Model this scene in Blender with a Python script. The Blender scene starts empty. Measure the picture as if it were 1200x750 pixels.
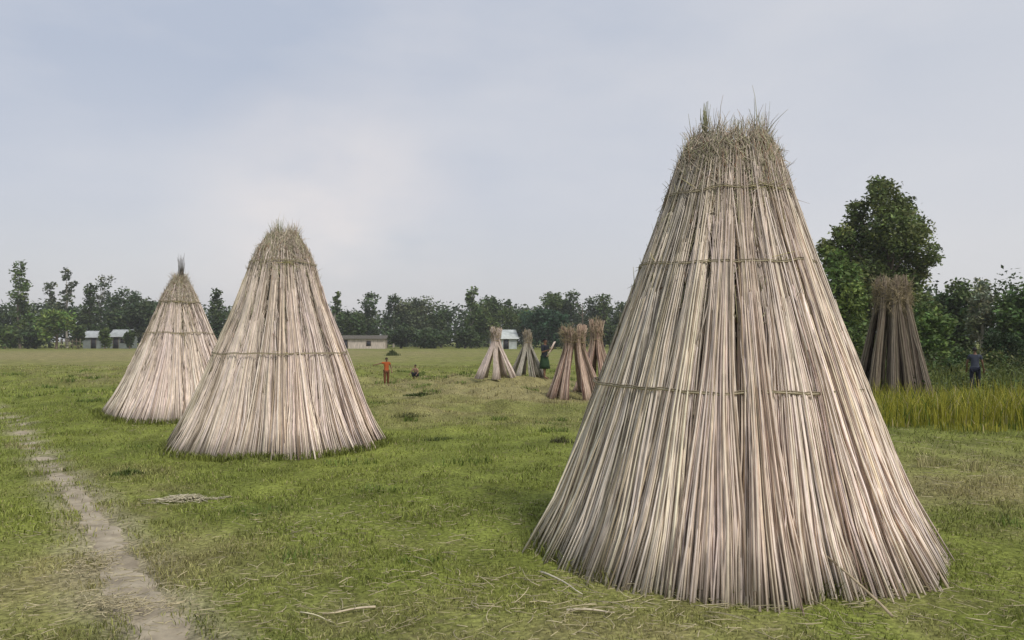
import bpy, math, random
import numpy as np
from mathutils import Vector
R_ = math.radians
rng = np.random.default_rng(11)
random.seed(5)
C = bpy.context.scene.collection

# ------------------------------------------------------------------ camera geometry (metres; photo 1200x750)
F = 970.0; CH = 1.6; PITCH = math.atan(23 / F)
def ray(px, py):
    dx = (px - 600) / F; dz = -(py - 375) / F
    c, s = math.cos(PITCH), math.sin(PITCH)
    return dx, c - dz * s, s + dz * c
def gpt(px, py):                      # point on flat ground seen at a pixel
    dx, dy, dz = ray(px, py); t = -CH / dz
    return dx * t, dy * t
def at(px, py, D):                    # point at depth D
    dx, dy, dz = ray(px, py); t = D / dy
    return Vector((dx * t, D, CH + dz * t))

# ------------------------------------------------------------------ noise + terrain
def _h(ix, iy, seed):
    n = (ix.astype(np.int64) * 374761393 + iy.astype(np.int64) * 668265263 + seed * 1442695041) & 0x7fffffff
    n = ((n ^ (n >> 13)) * 1274126177) & 0x7fffffff
    n = (n ^ (n >> 16)) & 0xffff
    return n / 65535.0
def vn(x, y, seed=0):
    x = np.asarray(x, float); y = np.asarray(y, float)
    ix = np.floor(x); iy = np.floor(y); fx = x - ix; fy = y - iy
    fx = fx * fx * (3 - 2 * fx); fy = fy * fy * (3 - 2 * fy)
    a = _h(ix, iy, seed); b = _h(ix + 1, iy, seed); c = _h(ix, iy + 1, seed); d = _h(ix + 1, iy + 1, seed)
    return (a * (1 - fx) + b * fx) * (1 - fy) + (c * (1 - fx) + d * fx) * fy
def fbm(x, y, seed=0, o=4):
    s = 0; a = .5; t = 0
    for i in range(o):
        s = s + a * vn(x * 2 ** i + 17.3 * i, y * 2 ** i - 9.1 * i, seed + i); t += a; a *= .5
    return s / t
PATH = [gpt(*p) for p in [(-60, 452), (0, 484), (40, 525), (78, 565), (110, 605), (135, 645), (158, 690), (205, 760), (262, 860), (330, 1050)]]
PATHW = [.17, .13, .10, .11, .11, .11, .13, .15, .16, .16]
def path_samples(n=14):
    P = [np.array(p) for p in PATH]; out = []
    for i in range(len(P) - 1):
        p0 = P[max(i - 1, 0)]; p1 = P[i]; p2 = P[i + 1]; p3 = P[min(i + 2, len(P) - 1)]
        for k in range(n):
            t = k / n
            q = .5 * ((2 * p1) + (-p0 + p2) * t + (2 * p0 - 5 * p1 + 4 * p2 - p3) * t * t + (-p0 + 3 * p1 - 3 * p2 + p3) * t ** 3)
            out.append((q[0], q[1], PATHW[i] * (1 - t) + PATHW[i + 1] * t))
    return np.array(out)
PS = path_samples()
def path_d(x, y):                     # signed distance to the edge of the path (negative inside)
    x = np.asarray(x, float).ravel(); y = np.asarray(y, float).ravel()
    best = np.full(x.shape, 1e9)
    for i in range(0, len(PS), 2):
        best = np.minimum(best, np.hypot(x - PS[i, 0], y - PS[i, 1]) - PS[i, 2])
    return best
def H(x, y):
    x = np.asarray(x, float); y = np.asarray(y, float)
    r = np.hypot(x, y); far = np.clip((r - 20) / 40, 0, 1)
    z = (fbm(x * .35, y * .35, 3, 3) - .5) * .10 + (fbm(x * 2.3, y * 2.3, 9, 3) - .5) * .045
    z = z * (1 - .4 * far)
    hum = np.clip(fbm(x * .55, y * .9, 21, 3) - .56, 0, 1) * .9 * np.clip((y - 13) / 5, 0, 1) * np.clip((60 - y) / 20, 0, 1)
    return z + hum
def hz(x, y): return float(H(np.array([x]), np.array([y]))[0])
def ell(x, y, cx, cy, rx, ry):
    return np.exp(-(((x - cx) / rx) ** 2 + ((y - cy) / ry) ** 2))
def dryness(x, y):
    n = fbm(x * .45, y * .45, 40, 4); n2 = fbm(x * 2.1, y * 2.1, 50, 3)
    d = np.clip((n - .46) * 2.6, 0, 1) * .6 + np.clip((n2 - .46) * 3, 0, 1) * .38 * np.clip(1.3 - np.hypot(x, y) / 14, .25, 1)
    d = d + 1.5 * ell(x, y, -.6, 25, 5.5, 8.5) * (.55 + .9 * (fbm(x * .5, y * .8, 77, 3) - .3))
    d = d + 1.0 * ell(x, y, -42, 92, 42, 40) + .6 * ell(x, y, -3.1, 5.5, 1.0, 1.8) + .5 * ell(x, y, 7, 9.5, 2.5, 3)
    d = d - .6 * ell(x, y, -7.5, 19, 8, 9) - .4 * ell(x, y, -1, 11, 2.5, 3)
    return np.clip(d, 0, 1)
def grass_rgb(x, y):
    d = dryness(x, y)[:, None]; m = fbm(x * .9, y * .9, 60, 3)[:, None]
    g1 = np.array([.122, .148, .032]); g2 = np.array([.218, .242, .055]); b = np.array([.28, .238, .12])
    g = g1 * (1 - m) + g2 * m
    return g * (1 - d * .8) + b * d * .8

# ------------------------------------------------------------------ mesh helpers
def mk(name, V, faces, mat, parent=None, col=None, smooth=False, loc=None):
    V = np.asarray(V, np.float32).reshape(-1, 3)
    me = bpy.data.meshes.new(name)
    if isinstance(faces, np.ndarray):
        n, k = faces.shape
        me.vertices.add(len(V)); me.vertices.foreach_set('co', V.ravel())
        me.loops.add(n * k); me.loops.foreach_set('vertex_index', faces.astype(np.int32).ravel())
        me.polygons.add(n); me.polygons.foreach_set('loop_start', np.arange(0, n * k, k, dtype=np.int32))
        me.update(calc_edges=True)
    else:
        me.from_pydata([tuple(v) for v in V.tolist()], [], faces)
    if smooth: me.polygons.foreach_set('use_smooth', np.ones(len(me.polygons), bool))
    if col is not None:
        a = me.color_attributes.new('tint', 'FLOAT_COLOR', 'POINT')
        c = np.ones((len(V), 4), np.float32); c[:, :3] = col; a.data.foreach_set('color', c.ravel())
    me.materials.append(mat); me.validate()
    o = bpy.data.objects.new(name, me); C.objects.link(o)
    if parent: o.parent = parent
    if loc is not None: o.location = loc
    return o
def tag(o, label=None, cat=None, group=None, kind=None):
    for k, v in (('label', label), ('category', cat), ('group', group), ('kind', kind)):
        if v: o[k] = v
    return o
def empty(name, loc, label, cat, group=None):
    o = bpy.data.objects.new(name, None); C.objects.link(o); o.location = loc; o.empty_display_size = .3
    return tag(o, label, cat, group)
def nrm(a): return a / np.maximum(np.linalg.norm(a, axis=-1, keepdims=True), 1e-9)
def tubes(P, Rr, m=4, ref=None):      # P (n,k,3), Rr (n,k) -> verts, quads (with end caps when m==4)
    n, k, _ = P.shape
    T = np.empty_like(P); T[:, 1:-1] = P[:, 2:] - P[:, :-2]; T[:, 0] = P[:, 1] - P[:, 0]; T[:, -1] = P[:, -1] - P[:, -2]
    T = nrm(T)
    if ref is None: ref = np.array([.31, .93, .07])
    U = nrm(np.cross(T, np.broadcast_to(ref, T.shape))); W = np.cross(T, U)
    a = np.arange(m) * 2 * math.pi / m
    V = P[:, :, None] + Rr[:, :, None, None] * (U[:, :, None] * np.cos(a)[None, None, :, None] + W[:, :, None] * np.sin(a)[None, None, :, None])
    idx = np.arange(n * k * m).reshape(n, k, m)
    A = idx[:, :-1]; B = idx[:, 1:]
    Q = np.stack([A, np.roll(A, -1, 2), np.roll(B, -1, 2), B], -1).reshape(-1, 4)
    if m == 4:
        Q = np.concatenate([Q, idx[:, 0][:, ::-1], idx[:, -1]])
    return V.reshape(-1, 3), Q
class Acc:
    def __init__(s): s.V = []; s.Q = []; s.c = []; s.n = 0
    def add(s, V, Q, col):
        s.V.append(V); s.Q.append(Q + s.n); s.c.append(np.broadcast_to(col, V.shape).astype(np.float32)); s.n += len(V)
    def build(s, name, mat, parent=None, smooth=False, loc=None):
        return mk(name, np.concatenate(s.V), np.concatenate(s.Q), mat, parent, np.concatenate(s.c), smooth, loc)
def box(x0, y0, z0, x1, y1, z1):
    V = np.array([[x, y, z] for z in (z0, z1) for y in (y0, y1) for x in (x0, x1)], float)
    Q = np.array([[0, 2, 3, 1], [4, 5, 7, 6], [0, 1, 5, 4], [2, 6, 7, 3], [0, 4, 6, 2], [1, 3, 7, 5]])
    return V, Q

# ------------------------------------------------------------------ materials
def mat(name, base=(.5, .5, .5), rough=.8, attr=False, nscale=20, namp=.25, trans=0, bump=0, stretch=(1, 1, 1), spec=.2):
    m = bpy.data.materials.new(name); m.use_nodes = True; nt = m.node_tree; N = nt.nodes; L = nt.links
    bs = N['Principled BSDF']; bs.inputs['Roughness'].default_value = rough
    bs.inputs['Specular IOR Level'].default_value = spec
    tc = N.new('ShaderNodeTexCoord'); mp = N.new('ShaderNodeMapping'); mp.inputs['Scale'].default_value = stretch
    L.new(tc.outputs['Object'], mp.inputs['Vector'])
    no = N.new('ShaderNodeTexNoise'); no.inputs['Scale'].default_value = nscale; no.inputs['Detail'].default_value = 4
    L.new(mp.outputs['Vector'], no.inputs['Vector'])
    mr = N.new('ShaderNodeMapRange'); mr.inputs['From Min'].default_value = .3; mr.inputs['From Max'].default_value = .7
    mr.inputs['To Min'].default_value = 1 - namp; mr.inputs['To Max'].default_value = 1 + namp
    L.new(no.outputs['Fac'], mr.inputs['Value'])
    vm = N.new('ShaderNodeVectorMath'); vm.operation = 'SCALE'; L.new(mr.outputs['Result'], vm.inputs['Scale'])
    if attr:
        at_ = N.new('ShaderNodeAttribute'); at_.attribute_name = 'tint'; L.new(at_.outputs['Color'], vm.inputs[0])
    else: vm.inputs[0].default_value = base
    L.new(vm.outputs['Vector'], bs.inputs['Base Color'])
    if bump:
        b = N.new('ShaderNodeBump'); b.inputs['Strength'].default_value = bump; b.inputs['Distance'].default_value = .02
        L.new(no.outputs['Fac'], b.inputs['Height']); L.new(b.outputs['Normal'], bs.inputs['Normal'])
    if trans:
        tr = N.new('ShaderNodeBsdfTranslucent'); L.new(vm.outputs['Vector'], tr.inputs['Color'])
        mx = N.new('ShaderNodeMixShader'); mx.inputs[0].default_value = trans
        L.new(bs.outputs[0], mx.inputs[1]); L.new(tr.outputs[0], mx.inputs[2]); L.new(mx.outputs[0], N['Material Output'].inputs['Surface'])
    return m
M_stick = mat('jute_stick', attr=True, nscale=7, namp=.17, rough=.7, stretch=(3, 3, 1), spec=.25)
M_rope = mat('straw_rope', base=(.30, .25, .15), nscale=60, namp=.4, rough=.9)
M_leaf = mat('foliage', attr=True, nscale=.8, namp=.22, rough=.6, trans=.22)
M_grass = mat('grass_blades', attr=True, nscale=3, namp=.15, rough=.6, trans=.25)
M_bark = mat('bark', base=(.16, .125, .09), nscale=8, namp=.35, rough=.95, stretch=(1, 1, .3))
M_pbark = mat('pale_bark', base=(.33, .30, .25), nscale=8, namp=.35, rough=.95, stretch=(1, 1, .3))

def ground_material():
    m = bpy.data.materials.new('meadow_ground'); m.use_nodes = True; nt = m.node_tree; N = nt.nodes; L = nt.links
    bs = N['Principled BSDF']; bs.inputs['Roughness'].default_value = .95; bs.inputs['Specular IOR Level'].default_value = .05
    tc = N.new('ShaderNodeTexCoord'); a = N.new('ShaderNodeAttribute'); a.attribute_name = 'tint'
    def noise(sc, det, st=(1, 1, 1)):
        mp = N.new('ShaderNodeMapping'); mp.inputs['Scale'].default_value = st; L.new(tc.outputs['Object'], mp.inputs['Vector'])
        n = N.new('ShaderNodeTexNoise'); n.inputs['Scale'].default_value = sc; n.inputs['Detail'].default_value = det
        L.new(mp.outputs['Vector'], n.inputs['Vector']); return n.outputs['Fac']
    def rngn(s, a0, a1, b0, b1):
        r = N.new('ShaderNodeMapRange'); r.inputs['From Min'].default_value = a0; r.inputs['From Max'].default_value = a1
        r.inputs['To Min'].default_value = b0; r.inputs['To Max'].default_value = b1; L.new(s, r.inputs['Value']); return r.outputs['Result']
    f1 = rngn(noise(28, 6), .3, .7, .5, 1.5); f2 = rngn(noise(1.6, 5, (1, .6, 1)), .32, .68, .7, 1.3)
    mu = N.new('ShaderNodeMath'); mu.operation = 'MULTIPLY'; L.new(f1, mu.inputs[0]); L.new(f2, mu.inputs[1])
    vs = N.new('ShaderNodeVectorMath'); vs.operation = 'SCALE'; L.new(a.outputs['Color'], vs.inputs[0]); L.new(mu.outputs[0], vs.inputs['Scale'])
    mx = N.new('ShaderNodeMix'); mx.data_type = 'RGBA'; mx.inputs['B'].default_value = (.14, .12, .065, 1)
    L.new(rngn(noise(6, 6), .58, .72, 0, .55), mx.inputs['Factor']); L.new(vs.outputs[0], mx.inputs['A'])
    L.new(mx.outputs['Result'], bs.inputs['Base Color'])
    b = N.new('ShaderNodeBump'); b.inputs['Strength'].default_value = .9; b.inputs['Distance'].default_value = .03
    L.new(noise(22, 8), b.inputs['Height']); L.new(b.outputs['Normal'], bs.inputs['Normal'])
    return m
def path_material():
    m = bpy.data.materials.new('trodden_earth'); m.use_nodes = True; nt = m.node_tree; N = nt.nodes; L = nt.links
    bs = N['Principled BSDF']; bs.inputs['Roughness'].default_value = .95
    tc = N.new('ShaderNodeTexCoord'); n = N.new('ShaderNodeTexNoise'); n.inputs['Scale'].default_value = 7; n.inputs['Detail'].default_value = 8
    L.new(tc.outputs['Object'], n.inputs['Vector'])
    r = N.new('ShaderNodeValToRGB'); r.color_ramp.elements[0].position = .3; r.color_ramp.elements[0].color = (.20, .165, .115, 1)
    r.color_ramp.elements[1].position = .68; r.color_ramp.elements[1].color = (.38, .325, .235, 1)
    L.new(n.outputs['Fac'], r.inputs['Fac']); L.new(r.outputs['Color'], bs.inputs['Base Color'])
    b = N.new('ShaderNodeBump'); b.inputs['Strength'].default_value = .8; b.inputs['Distance'].default_value = .02
    L.new(n.outputs['Fac'], b.inputs['Height']); L.new(b.outputs['Normal'], bs.inputs['Normal'])
    return m

# ------------------------------------------------------------------ ground and path
ang = np.concatenate([np.linspace(-.78, .78, 560, endpoint=False), np.linspace(.78, 2 * math.pi - .78, 90, endpoint=False)])
rad = np.concatenate([[0.4], 1.2 * (650 / 1.2) ** (np.arange(400) / 399)])
A_, Rr_ = np.meshgrid(ang, rad); gx = (np.sin(A_) * Rr_).ravel(); gy = (np.cos(A_) * Rr_).ravel()
gz = H(gx, gy); pd = path_d(gx, gy); gz = gz - .03 * np.clip(1 - np.clip(pd, 0, None) / .15, 0, 1)
na = len(ang); nr = len(rad); ii = np.arange(nr * na).reshape(nr, na)
gq = np.stack([ii[:-1], np.roll(ii, -1, 1)[:-1], np.roll(ii, -1, 1)[1:], ii[1:]], -1).reshape(-1, 4)[:, ::-1]
gc = grass_rgb(gx, gy) * .86
worn = (np.clip(1 - pd / (.16 + .3 * fbm(gx * 2, gy * 2, 5, 3)), 0, 1) * .8)[:, None]
gc = gc * (1 - worn) + np.array([.29, .25, .18]) * worn
tag(mk('ground', np.stack([gx, gy, gz], 1), gq, ground_material(), col=gc, smooth=True), kind='structure')
def path_mesh():
    c = PS[:, :2]; t = nrm(np.gradient(c, axis=0)); n = np.stack([t[:, 1], -t[:, 0]], 1)
    fine = np.linspace(0, len(PS) - 1, 900); cx = np.stack([np.interp(fine, np.arange(len(PS)), c[:, k]) for k in (0, 1)], 1)
    nx = nrm(np.stack([np.interp(fine, np.arange(len(PS)), n[:, k]) for k in (0, 1)], 1)); w = np.interp(fine, np.arange(len(PS)), PS[:, 2])
    m = 21; V = []
    for j in range(m):
        u = -1 + 2 * j / (m - 1)
        e = w * (1 + 1.9 * (fbm(cx[:, 0] * 5.1 + (9 if u > 0 else 0), cx[:, 1] * 5.1, 8, 5) - .45)) * u
        p = cx + nx * e[:, None]
        z = H(p[:, 0], p[:, 1]) - .026 + .012 * (fbm(p[:, 0] * 9, p[:, 1] * 9, 15, 3) - .5) + (-.012 if abs(u) > .99 else 0)
        V.append(np.column_stack([p, z + .006]))
    V = np.stack(V, 1); idx = np.arange(900 * m).reshape(900, m)
    Q = np.stack([idx[:-1, :-1], idx[:-1, 1:], idx[1:, 1:], idx[1:, :-1]], -1).reshape(-1, 4)
    return V.reshape(-1, 3), Q
pv, pq = path_mesh()
tag(mk('path', pv, pq, path_material(), smooth=True), kind='structure')

# ------------------------------------------------------------------ grass blades
STACKS = [(gpt(857, 0 or 398 + 233), 1.55)]
def blades(n, x, y, z0, h, w, lean, col, seg2=True):
    a = rng.uniform(0, 2 * math.pi, n); la = rng.uniform(0, 2 * math.pi, n); L = rng.uniform(.2, 1, n) * lean
    B = np.stack([x, y, z0], 1); D = np.stack([np.cos(a), np.sin(a), np.zeros(n)], 1) * (w * .5)[:, None]
    Ld = np.stack([np.cos(la), np.sin(la), np.zeros(n)], 1) * (L * h)[:, None]; up = np.array([0, 0, 1.])
    if seg2:
        mid = B + Ld * .3 + up * (h * .6)[:, None]; tip = B + Ld + up * (h * np.clip(1.05 - L * .4, .25, 1))[:, None]
        V = np.stack([B - D, B + D, mid + D * .8, mid - D * .8, tip + D * .12, tip - D * .12], 1)
        i = np.arange(n)[:, None] * 6; Q = np.concatenate([i + [0, 1, 2, 3], i + [3, 2, 4, 5]])
        k = 6
    else:
        tip = B + Ld + up * h[:, None]
        V = np.stack([B - D, B + D, tip + D * .15, tip - D * .15], 1); i = np.arange(n)[:, None] * 4; Q = i + [0, 1, 2, 3]; k = 4
    return V.reshape(-1, 3), Q, np.repeat(col, k, 0)
def inside_stack(x, y):
    m = np.zeros(len(x), bool)
    for cx, cy, r in SP: m |= np.hypot(x - cx, y - cy) < r
    return m
def grass_zone(acc, d0, d1, dens, h, w, lean, seg2, seed):
    A = .78 * (d1 * d1 - d0 * d0) + 3 * (d1 - d0); n = int(A * dens)
    y = np.sqrt(rng.uniform(d0 * d0, d1 * d1, n)); x = rng.uniform(-1, 1, n) * (.74 * y + 1.3)
    k = fbm(x * 3.3, y * 3.3, 31, 3); k2 = fbm(x * .8, y * .8, 33, 3)
    keep = rng.uniform(0, 1, n) < np.clip((k - .28) * 2.6, .12, 1)
    pdd = path_d(x, y); keep &= rng.uniform(0, 1, n) < np.clip(pdd / .14 + .25 + .9 * (fbm(x * 4, y * 4, 35, 3) - .45), .02, 1); keep &= ~inside_stack(x, y)
    x, y, k, k2 = x[keep], y[keep], k[keep], k2[keep]; n = len(x)
    hh = h * rng.uniform(.45, 1.35, n) * (.55 + 1.1 * np.clip(k - .25, 0, 1)) * (.7 + .7 * k2)
    ww = w * rng.uniform(.6, 1.4, n)
    col = grass_rgb(x, y) * rng.uniform(.45, 1.7, (n, 1)) * (.55 + .9 * k)[:, None]
    s = rng.uniform(0, 1, n) < (.12 + .30 * dryness(x, y))
    col[s] = np.array([.40, .345, .185]) * rng.uniform(.6, 1.15, (s.sum(), 1))
    hh[s] *= .7
    acc.add(*blades(n, x, y, H(x, y) - .008, hh, ww, lean, col, seg2))

# ------------------------------------------------------------------ stick stacks
def sticks_cols(n, style):
    u = rng.uniform(0, 1, (n, 1))
    pal = {'pink': ([.63, .525, .452], [.82, .695, .60], [.33, .25, .195]), 'grey': ([.38, .35, .285], [.48, .45, .36], [.2, .17, .13]),
           'brown': ([.155, .12, .085], [.29, .245, .185], [.07, .05, .035]), 'red': ([.33, .215, .165], [.56, .44, .35], [.17, .09, .065])}[style]
    a, b, d = (np.array(v) for v in pal)
    c = a * (1 - u) + b * u
    k = rng.uniform(0, 1, n) < .14; c[k] = d * rng.uniform(.8, 1.4, (k.sum(), 1))
    return c * rng.uniform(.80, 1.16, (n, 1)) * np.stack([np.ones(n), rng.uniform(.97, 1.03, n), rng.uniform(.93, 1.08, n)], 1)
def stack(name, px, D, prof, nb, per, label, cat='stick stack', ropes=(), style='pink', green_side=-1, tilt=(0, 0), head_z=2.75, spike=None, sr=.0068, twig=1.0, group=None, inner=True, seed=1, wisps=True, kick=(0, 0)):
    """prof: list of (z, radius) from the ground to the head; nb bundles of per sticks leaning on one another"""
    x0 = (px - 600) / F * D; z0 = hz(x0, D); root = empty(name, (x0, D, z0), label, cat, group)
    pz = np.array([p[0] for p in prof]); pr = np.array([p[1] for p in prof]); top = pz[-1]
    rad_ = lambda z: np.interp(z, pz, pr)
    cuts = np.sort((np.arange(nb) + rng.uniform(-.28, .28, nb)) / nb * 2 * math.pi)
    zs_n = 7
    for b in range(nb):
        a0 = cuts[b]; a1 = cuts[(b + 1) % nb] + (2 * math.pi if b == nb - 1 else 0); ac = (a0 + a1) / 2; aw = (a1 - a0) / 2
        n = int(per * aw * nb / math.pi * rng.uniform(.9, 1.1)); acc = Acc()
        u = rng.uniform(-1, 1, n); dep = rng.uniform(0, 1, n) ** 1.4; btop = rng.normal(0, .014); rec = rng.choice([0, 0, 0, 1]) * rng.uniform(.03, .07); bt = rng.uniform(.90, 1.05) * np.array([rng.uniform(.98, 1.02), 1, rng.uniform(.96, 1.03)]); skew = rng.normal(0, .20)
        tier = rng.uniform(.50, .78); kk = rng.normal(0, .035) + kick[0] * max(0, math.cos(ac - kick[1]))
        short = rng.uniform(0, 1, n) < .52
        ztop = top * np.where(short, np.where(rng.uniform(0, 1, n) < .62, tier + rng.normal(0, .018, n), rng.uniform(.5, .95, n)), rng.uniform(.83, .985, n) + btop) ; dep[short] *= .35
        zbot = -.04 + np.abs(rng.normal(0, .05, n)) * (rng.uniform(0, 1, n) < .6)
        t = np.linspace(0, 1, zs_n)[None, :]; Z = zbot[:, None] * (1 - t) + ztop[:, None] * t
        f = Z / top
        gap = .70 + .14 * rng.uniform(-1, 1) + .50 * np.clip(1 - f * 2.1, 0, 1) + np.clip(f - .74, 0, .14) * 3.2
        gap = gap * (1 + .22 * (vn(Z * 2.1 + b * 7.3, Z * 0 + seed, 5) - .5))
        wander = skew * (f - .45) * np.clip((1 - f) * 4, 0, 1) + .34 * (vn(Z * 1.3 + b * 3.1, Z * 0 + 4.5, 6) - .5)
        du = rng.normal(0, .26, n)[:, None] * (1 - f) + rng.normal(0, .07, n)[:, None] * f; wob = rng.normal(0, .05, (n, zs_n)).cumsum(1) * .5
        UU = np.clip(u[:, None] * gap + du + wob * .6 + wander, -1.7, 1.7)
        Rz = rad_(Z); bulge = np.sqrt(np.clip(1 - (UU / 1.15) ** 2, 0, 1))
        Rz = Rz - rec * np.clip(f * 4, 0, 1) * np.clip((1 - f) * 5, 0, 1) + kk * (1 - f) ** 2 + .022 * (short & (dep < .6))[:, None] * np.clip(f * 3, 0, 1); bthick = aw * Rz * .85 * (.25 + .75 * np.clip(f * 1.9, 0, 1))
        Rr = Rz - bthick + bthick * bulge - dep[:, None] * (.04 + .07 * Rz) + rng.normal(0, .006, (n, zs_n)) + rng.normal(0, .011, (n, 1)) + (rng.normal(0, .06, n)[:, None]) * (1 - f) ** 3
        an = ac + UU * aw
        bow = rng.normal(0, .014, (n, 1)) * np.sin(math.pi * t)
        P = np.stack([np.cos(an) * (Rr + bow) + tilt[0] * Z / top, np.sin(an) * (Rr + bow) + tilt[1] * Z / top, Z], -1)
        rr = sr * rng.uniform(.6, 1.35, (n, 1)) * (1.12 - .66 * t)
        V, Q = tubes(P, rr, 4)
        c = sticks_cols(n, style) * bt
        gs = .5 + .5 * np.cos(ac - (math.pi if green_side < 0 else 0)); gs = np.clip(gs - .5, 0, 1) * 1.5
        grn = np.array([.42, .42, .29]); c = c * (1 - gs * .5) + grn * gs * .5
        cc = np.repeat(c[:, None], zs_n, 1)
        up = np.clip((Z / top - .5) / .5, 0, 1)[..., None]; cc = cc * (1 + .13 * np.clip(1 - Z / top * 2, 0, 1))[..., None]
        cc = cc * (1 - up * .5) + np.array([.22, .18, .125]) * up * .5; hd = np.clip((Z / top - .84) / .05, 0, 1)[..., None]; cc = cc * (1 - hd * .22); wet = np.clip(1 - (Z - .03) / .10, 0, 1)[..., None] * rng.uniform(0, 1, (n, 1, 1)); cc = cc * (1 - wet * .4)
        acc.add(V, Q, np.repeat(cc.reshape(-1, 3), 4, 0))
        # feathery branch tips: at the tip of every stick, so thickest at the head
        nt = int(n * twig * 1.25); zb = top * np.where(rng.uniform(0, 1, nt) < .66, rng.uniform(.80, .985, nt), rng.uniform(.5, .93, nt)) + btop
        k = 6; tt = np.linspace(0, 1, k)[None, :]
        uu = rng.uniform(-1, 1, nt); a_ = ac + uu * aw * 1.05; Lh = rng.uniform(.05, .19, nt) * (top / 3.2) * np.where(rng.uniform(0, 1, nt) < .04, 1.7, 1) * (.6 + .9 * vn(a_ * 3.1, a_ * 0 + seed, 8))
        drift = rng.normal(0, .07, nt)[:, None] * tt ** 1.5; out = rng.normal(-.01, .035, nt)[:, None] * tt ** 1.6
        zz = zb[:, None] + Lh[:, None] * tt * np.where(rng.uniform(0, 1, nt) < .2, -.8, 1)[:, None]
        rz = rad_(zz) - (rng.uniform(0, 1, nt) ** 2 * .07)[:, None] + .006 + out * np.where(zz > top * .93, 1.5, 1)
        cu = rng.normal(0, .010, (nt, k)).cumsum(1) * .8; P = np.stack([np.cos(a_)[:, None] * rz - np.sin(a_)[:, None] * (drift + cu) + tilt[0] * zz / top, np.sin(a_)[:, None] * rz + np.cos(a_)[:, None] * (drift + cu) + tilt[1] * zz / top, zz], -1)
        V, Q = tubes(P, rng.uniform(.0018, .0042, (nt, 1)) * (1.1 - .8 * tt) * (sr / .0068), 4)
        base = np.array([.42, .355, .28]) if style != 'brown' else np.array([.17, .13, .08])
        c = base * rng.uniform(.45, 1.5, (nt, 1)); g_ = rng.uniform(0, 1, nt); k1 = g_ < .26; c[k1] = np.array([.32, .31, .19]) * rng.uniform(.6, 1.4, (k1.sum(), 1)); k1 = g_ > .92; c[k1] = np.array([.34, .20, .13]) * rng.uniform(.6, 1.2, (k1.sum(), 1))
        acc.add(V, Q, np.repeat(c, k * 4, 0))
        if wisps:
            nw = int(n * .05); zb = top * rng.uniform(.25, .85, nw); a_ = ac + rng.uniform(-1, 1, nw) * aw; Lh = rng.uniform(.08, .3, nw)
            k = 4; tt = np.linspace(0, 1, k)[None, :]; zz = zb[:, None] + Lh[:, None] * tt
            rz = rad_(zz) + .004 + np.abs(rng.normal(0, .03, nw))[:, None] * tt; dr = rng.normal(0, .03, nw)[:, None] * tt
            P = np.stack([np.cos(a_)[:, None] * rz - np.sin(a_)[:, None] * dr + tilt[0] * zz / top, np.sin(a_)[:, None] * rz + np.cos(a_)[:, None] * dr + tilt[1] * zz / top, zz], -1)
            V, Q = tubes(P, rng.uniform(.002, .004, (nw, 1)) * (1.1 - .7 * tt), 4)
            acc.add(V, Q, np.repeat(np.array([.36, .33, .2]) * rng.uniform(.5, 1.3, (nw, 1)), k * 4, 0))
        # loose and broken stalks lying across the sheaf
        nl = 13; zb = top * rng.uniform(.02, .72, nl); Ll = rng.uniform(.25, 1.2, nl); tt = np.linspace(0, 1, 6)[None, :]
        zz = np.minimum(zb[:, None] + Ll[:, None] * tt, top * .95); ad = rng.normal(0, .075, nl)[:, None] * tt * Ll[:, None] / np.maximum(rad_(zz), .3) + rng.normal(0, .004, (nl, 6)).cumsum(1)
        rz = rad_(zz) + .016 + kk * (1 - zz / top) ** 2 + rng.normal(0, .006, (nl, 6)); a_ = (ac + rng.uniform(-1, 1, nl) * aw)[:, None] + ad
        P = np.stack([np.cos(a_) * rz + tilt[0] * zz / top, np.sin(a_) * rz + tilt[1] * zz / top, zz], -1)
        V, Q = tubes(P, sr * rng.uniform(.45, 1.0, (nl, 1)) * (1.1 - .5 * tt), 4); acc.add(V, Q, np.repeat(sticks_cols(nl, style) * rng.uniform(.6, 1.05, (nl, 1)), 24, 0))
        acc.build('stick_bundle', M_stick, root, smooth=True)
    if inner:       # the sheaves standing inside, seen through the gaps
        acc = Acc(); n = nb * per // 3; an = rng.uniform(0, 2 * math.pi, n); t = np.linspace(0, 1, 4)[None, :]
        ztop = top * rng.uniform(.85, .97, n); Z = ztop[:, None] * t; Rr = rad_(Z) * rng.uniform(.6, .84, n)[:, None]
        P = np.stack([np.cos(an)[:, None] * Rr + tilt[0] * Z / top, np.sin(an)[:, None] * Rr + tilt[1] * Z / top, Z], -1)
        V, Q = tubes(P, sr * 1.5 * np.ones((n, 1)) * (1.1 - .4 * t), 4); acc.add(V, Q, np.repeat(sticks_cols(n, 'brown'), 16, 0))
        acc.build('inner_sheaf', M_stick, root, smooth=True)
    for rz_, thick in ropes:
        n = 150; a = np.arange(n + 1) / n * 2 * math.pi; sl = rng.uniform(-.03, .03); ph = rng.uniform(0, 6)
        zz = rz_ + sl * np.cos(a + ph) + .05 * (fbm(a * 3, a * 0, int(rz_ * 100), 3) - .5)
        zz[-1] = zz[0]
        # distance to the middle of its bundle decides how far the rope stands out
        bi = np.searchsorted(cuts, a % (2 * math.pi)) % nb; lo = cuts[bi - 1]; hi = cuts[bi]; wd = (hi - lo) % (2 * math.pi); uu = ((a - lo) % (2 * math.pi)) / np.maximum(wd, 1e-3) * 2 - 1
        rr = rad_(zz) + .028 + .13 * (1 - rz_ / top) ** 2 - (wd / 2) * rad_(zz) * .10 * np.abs(uu) ** 3
        P = np.stack([np.cos(a) * rr + tilt[0] * zz / top, np.sin(a) * rr + tilt[1] * zz / top, zz], -1)[None]
        V, Q = tubes(P, np.full((1, n + 1), thick), 5, ref=np.array([0.01, 0.02, 1.]))
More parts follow.
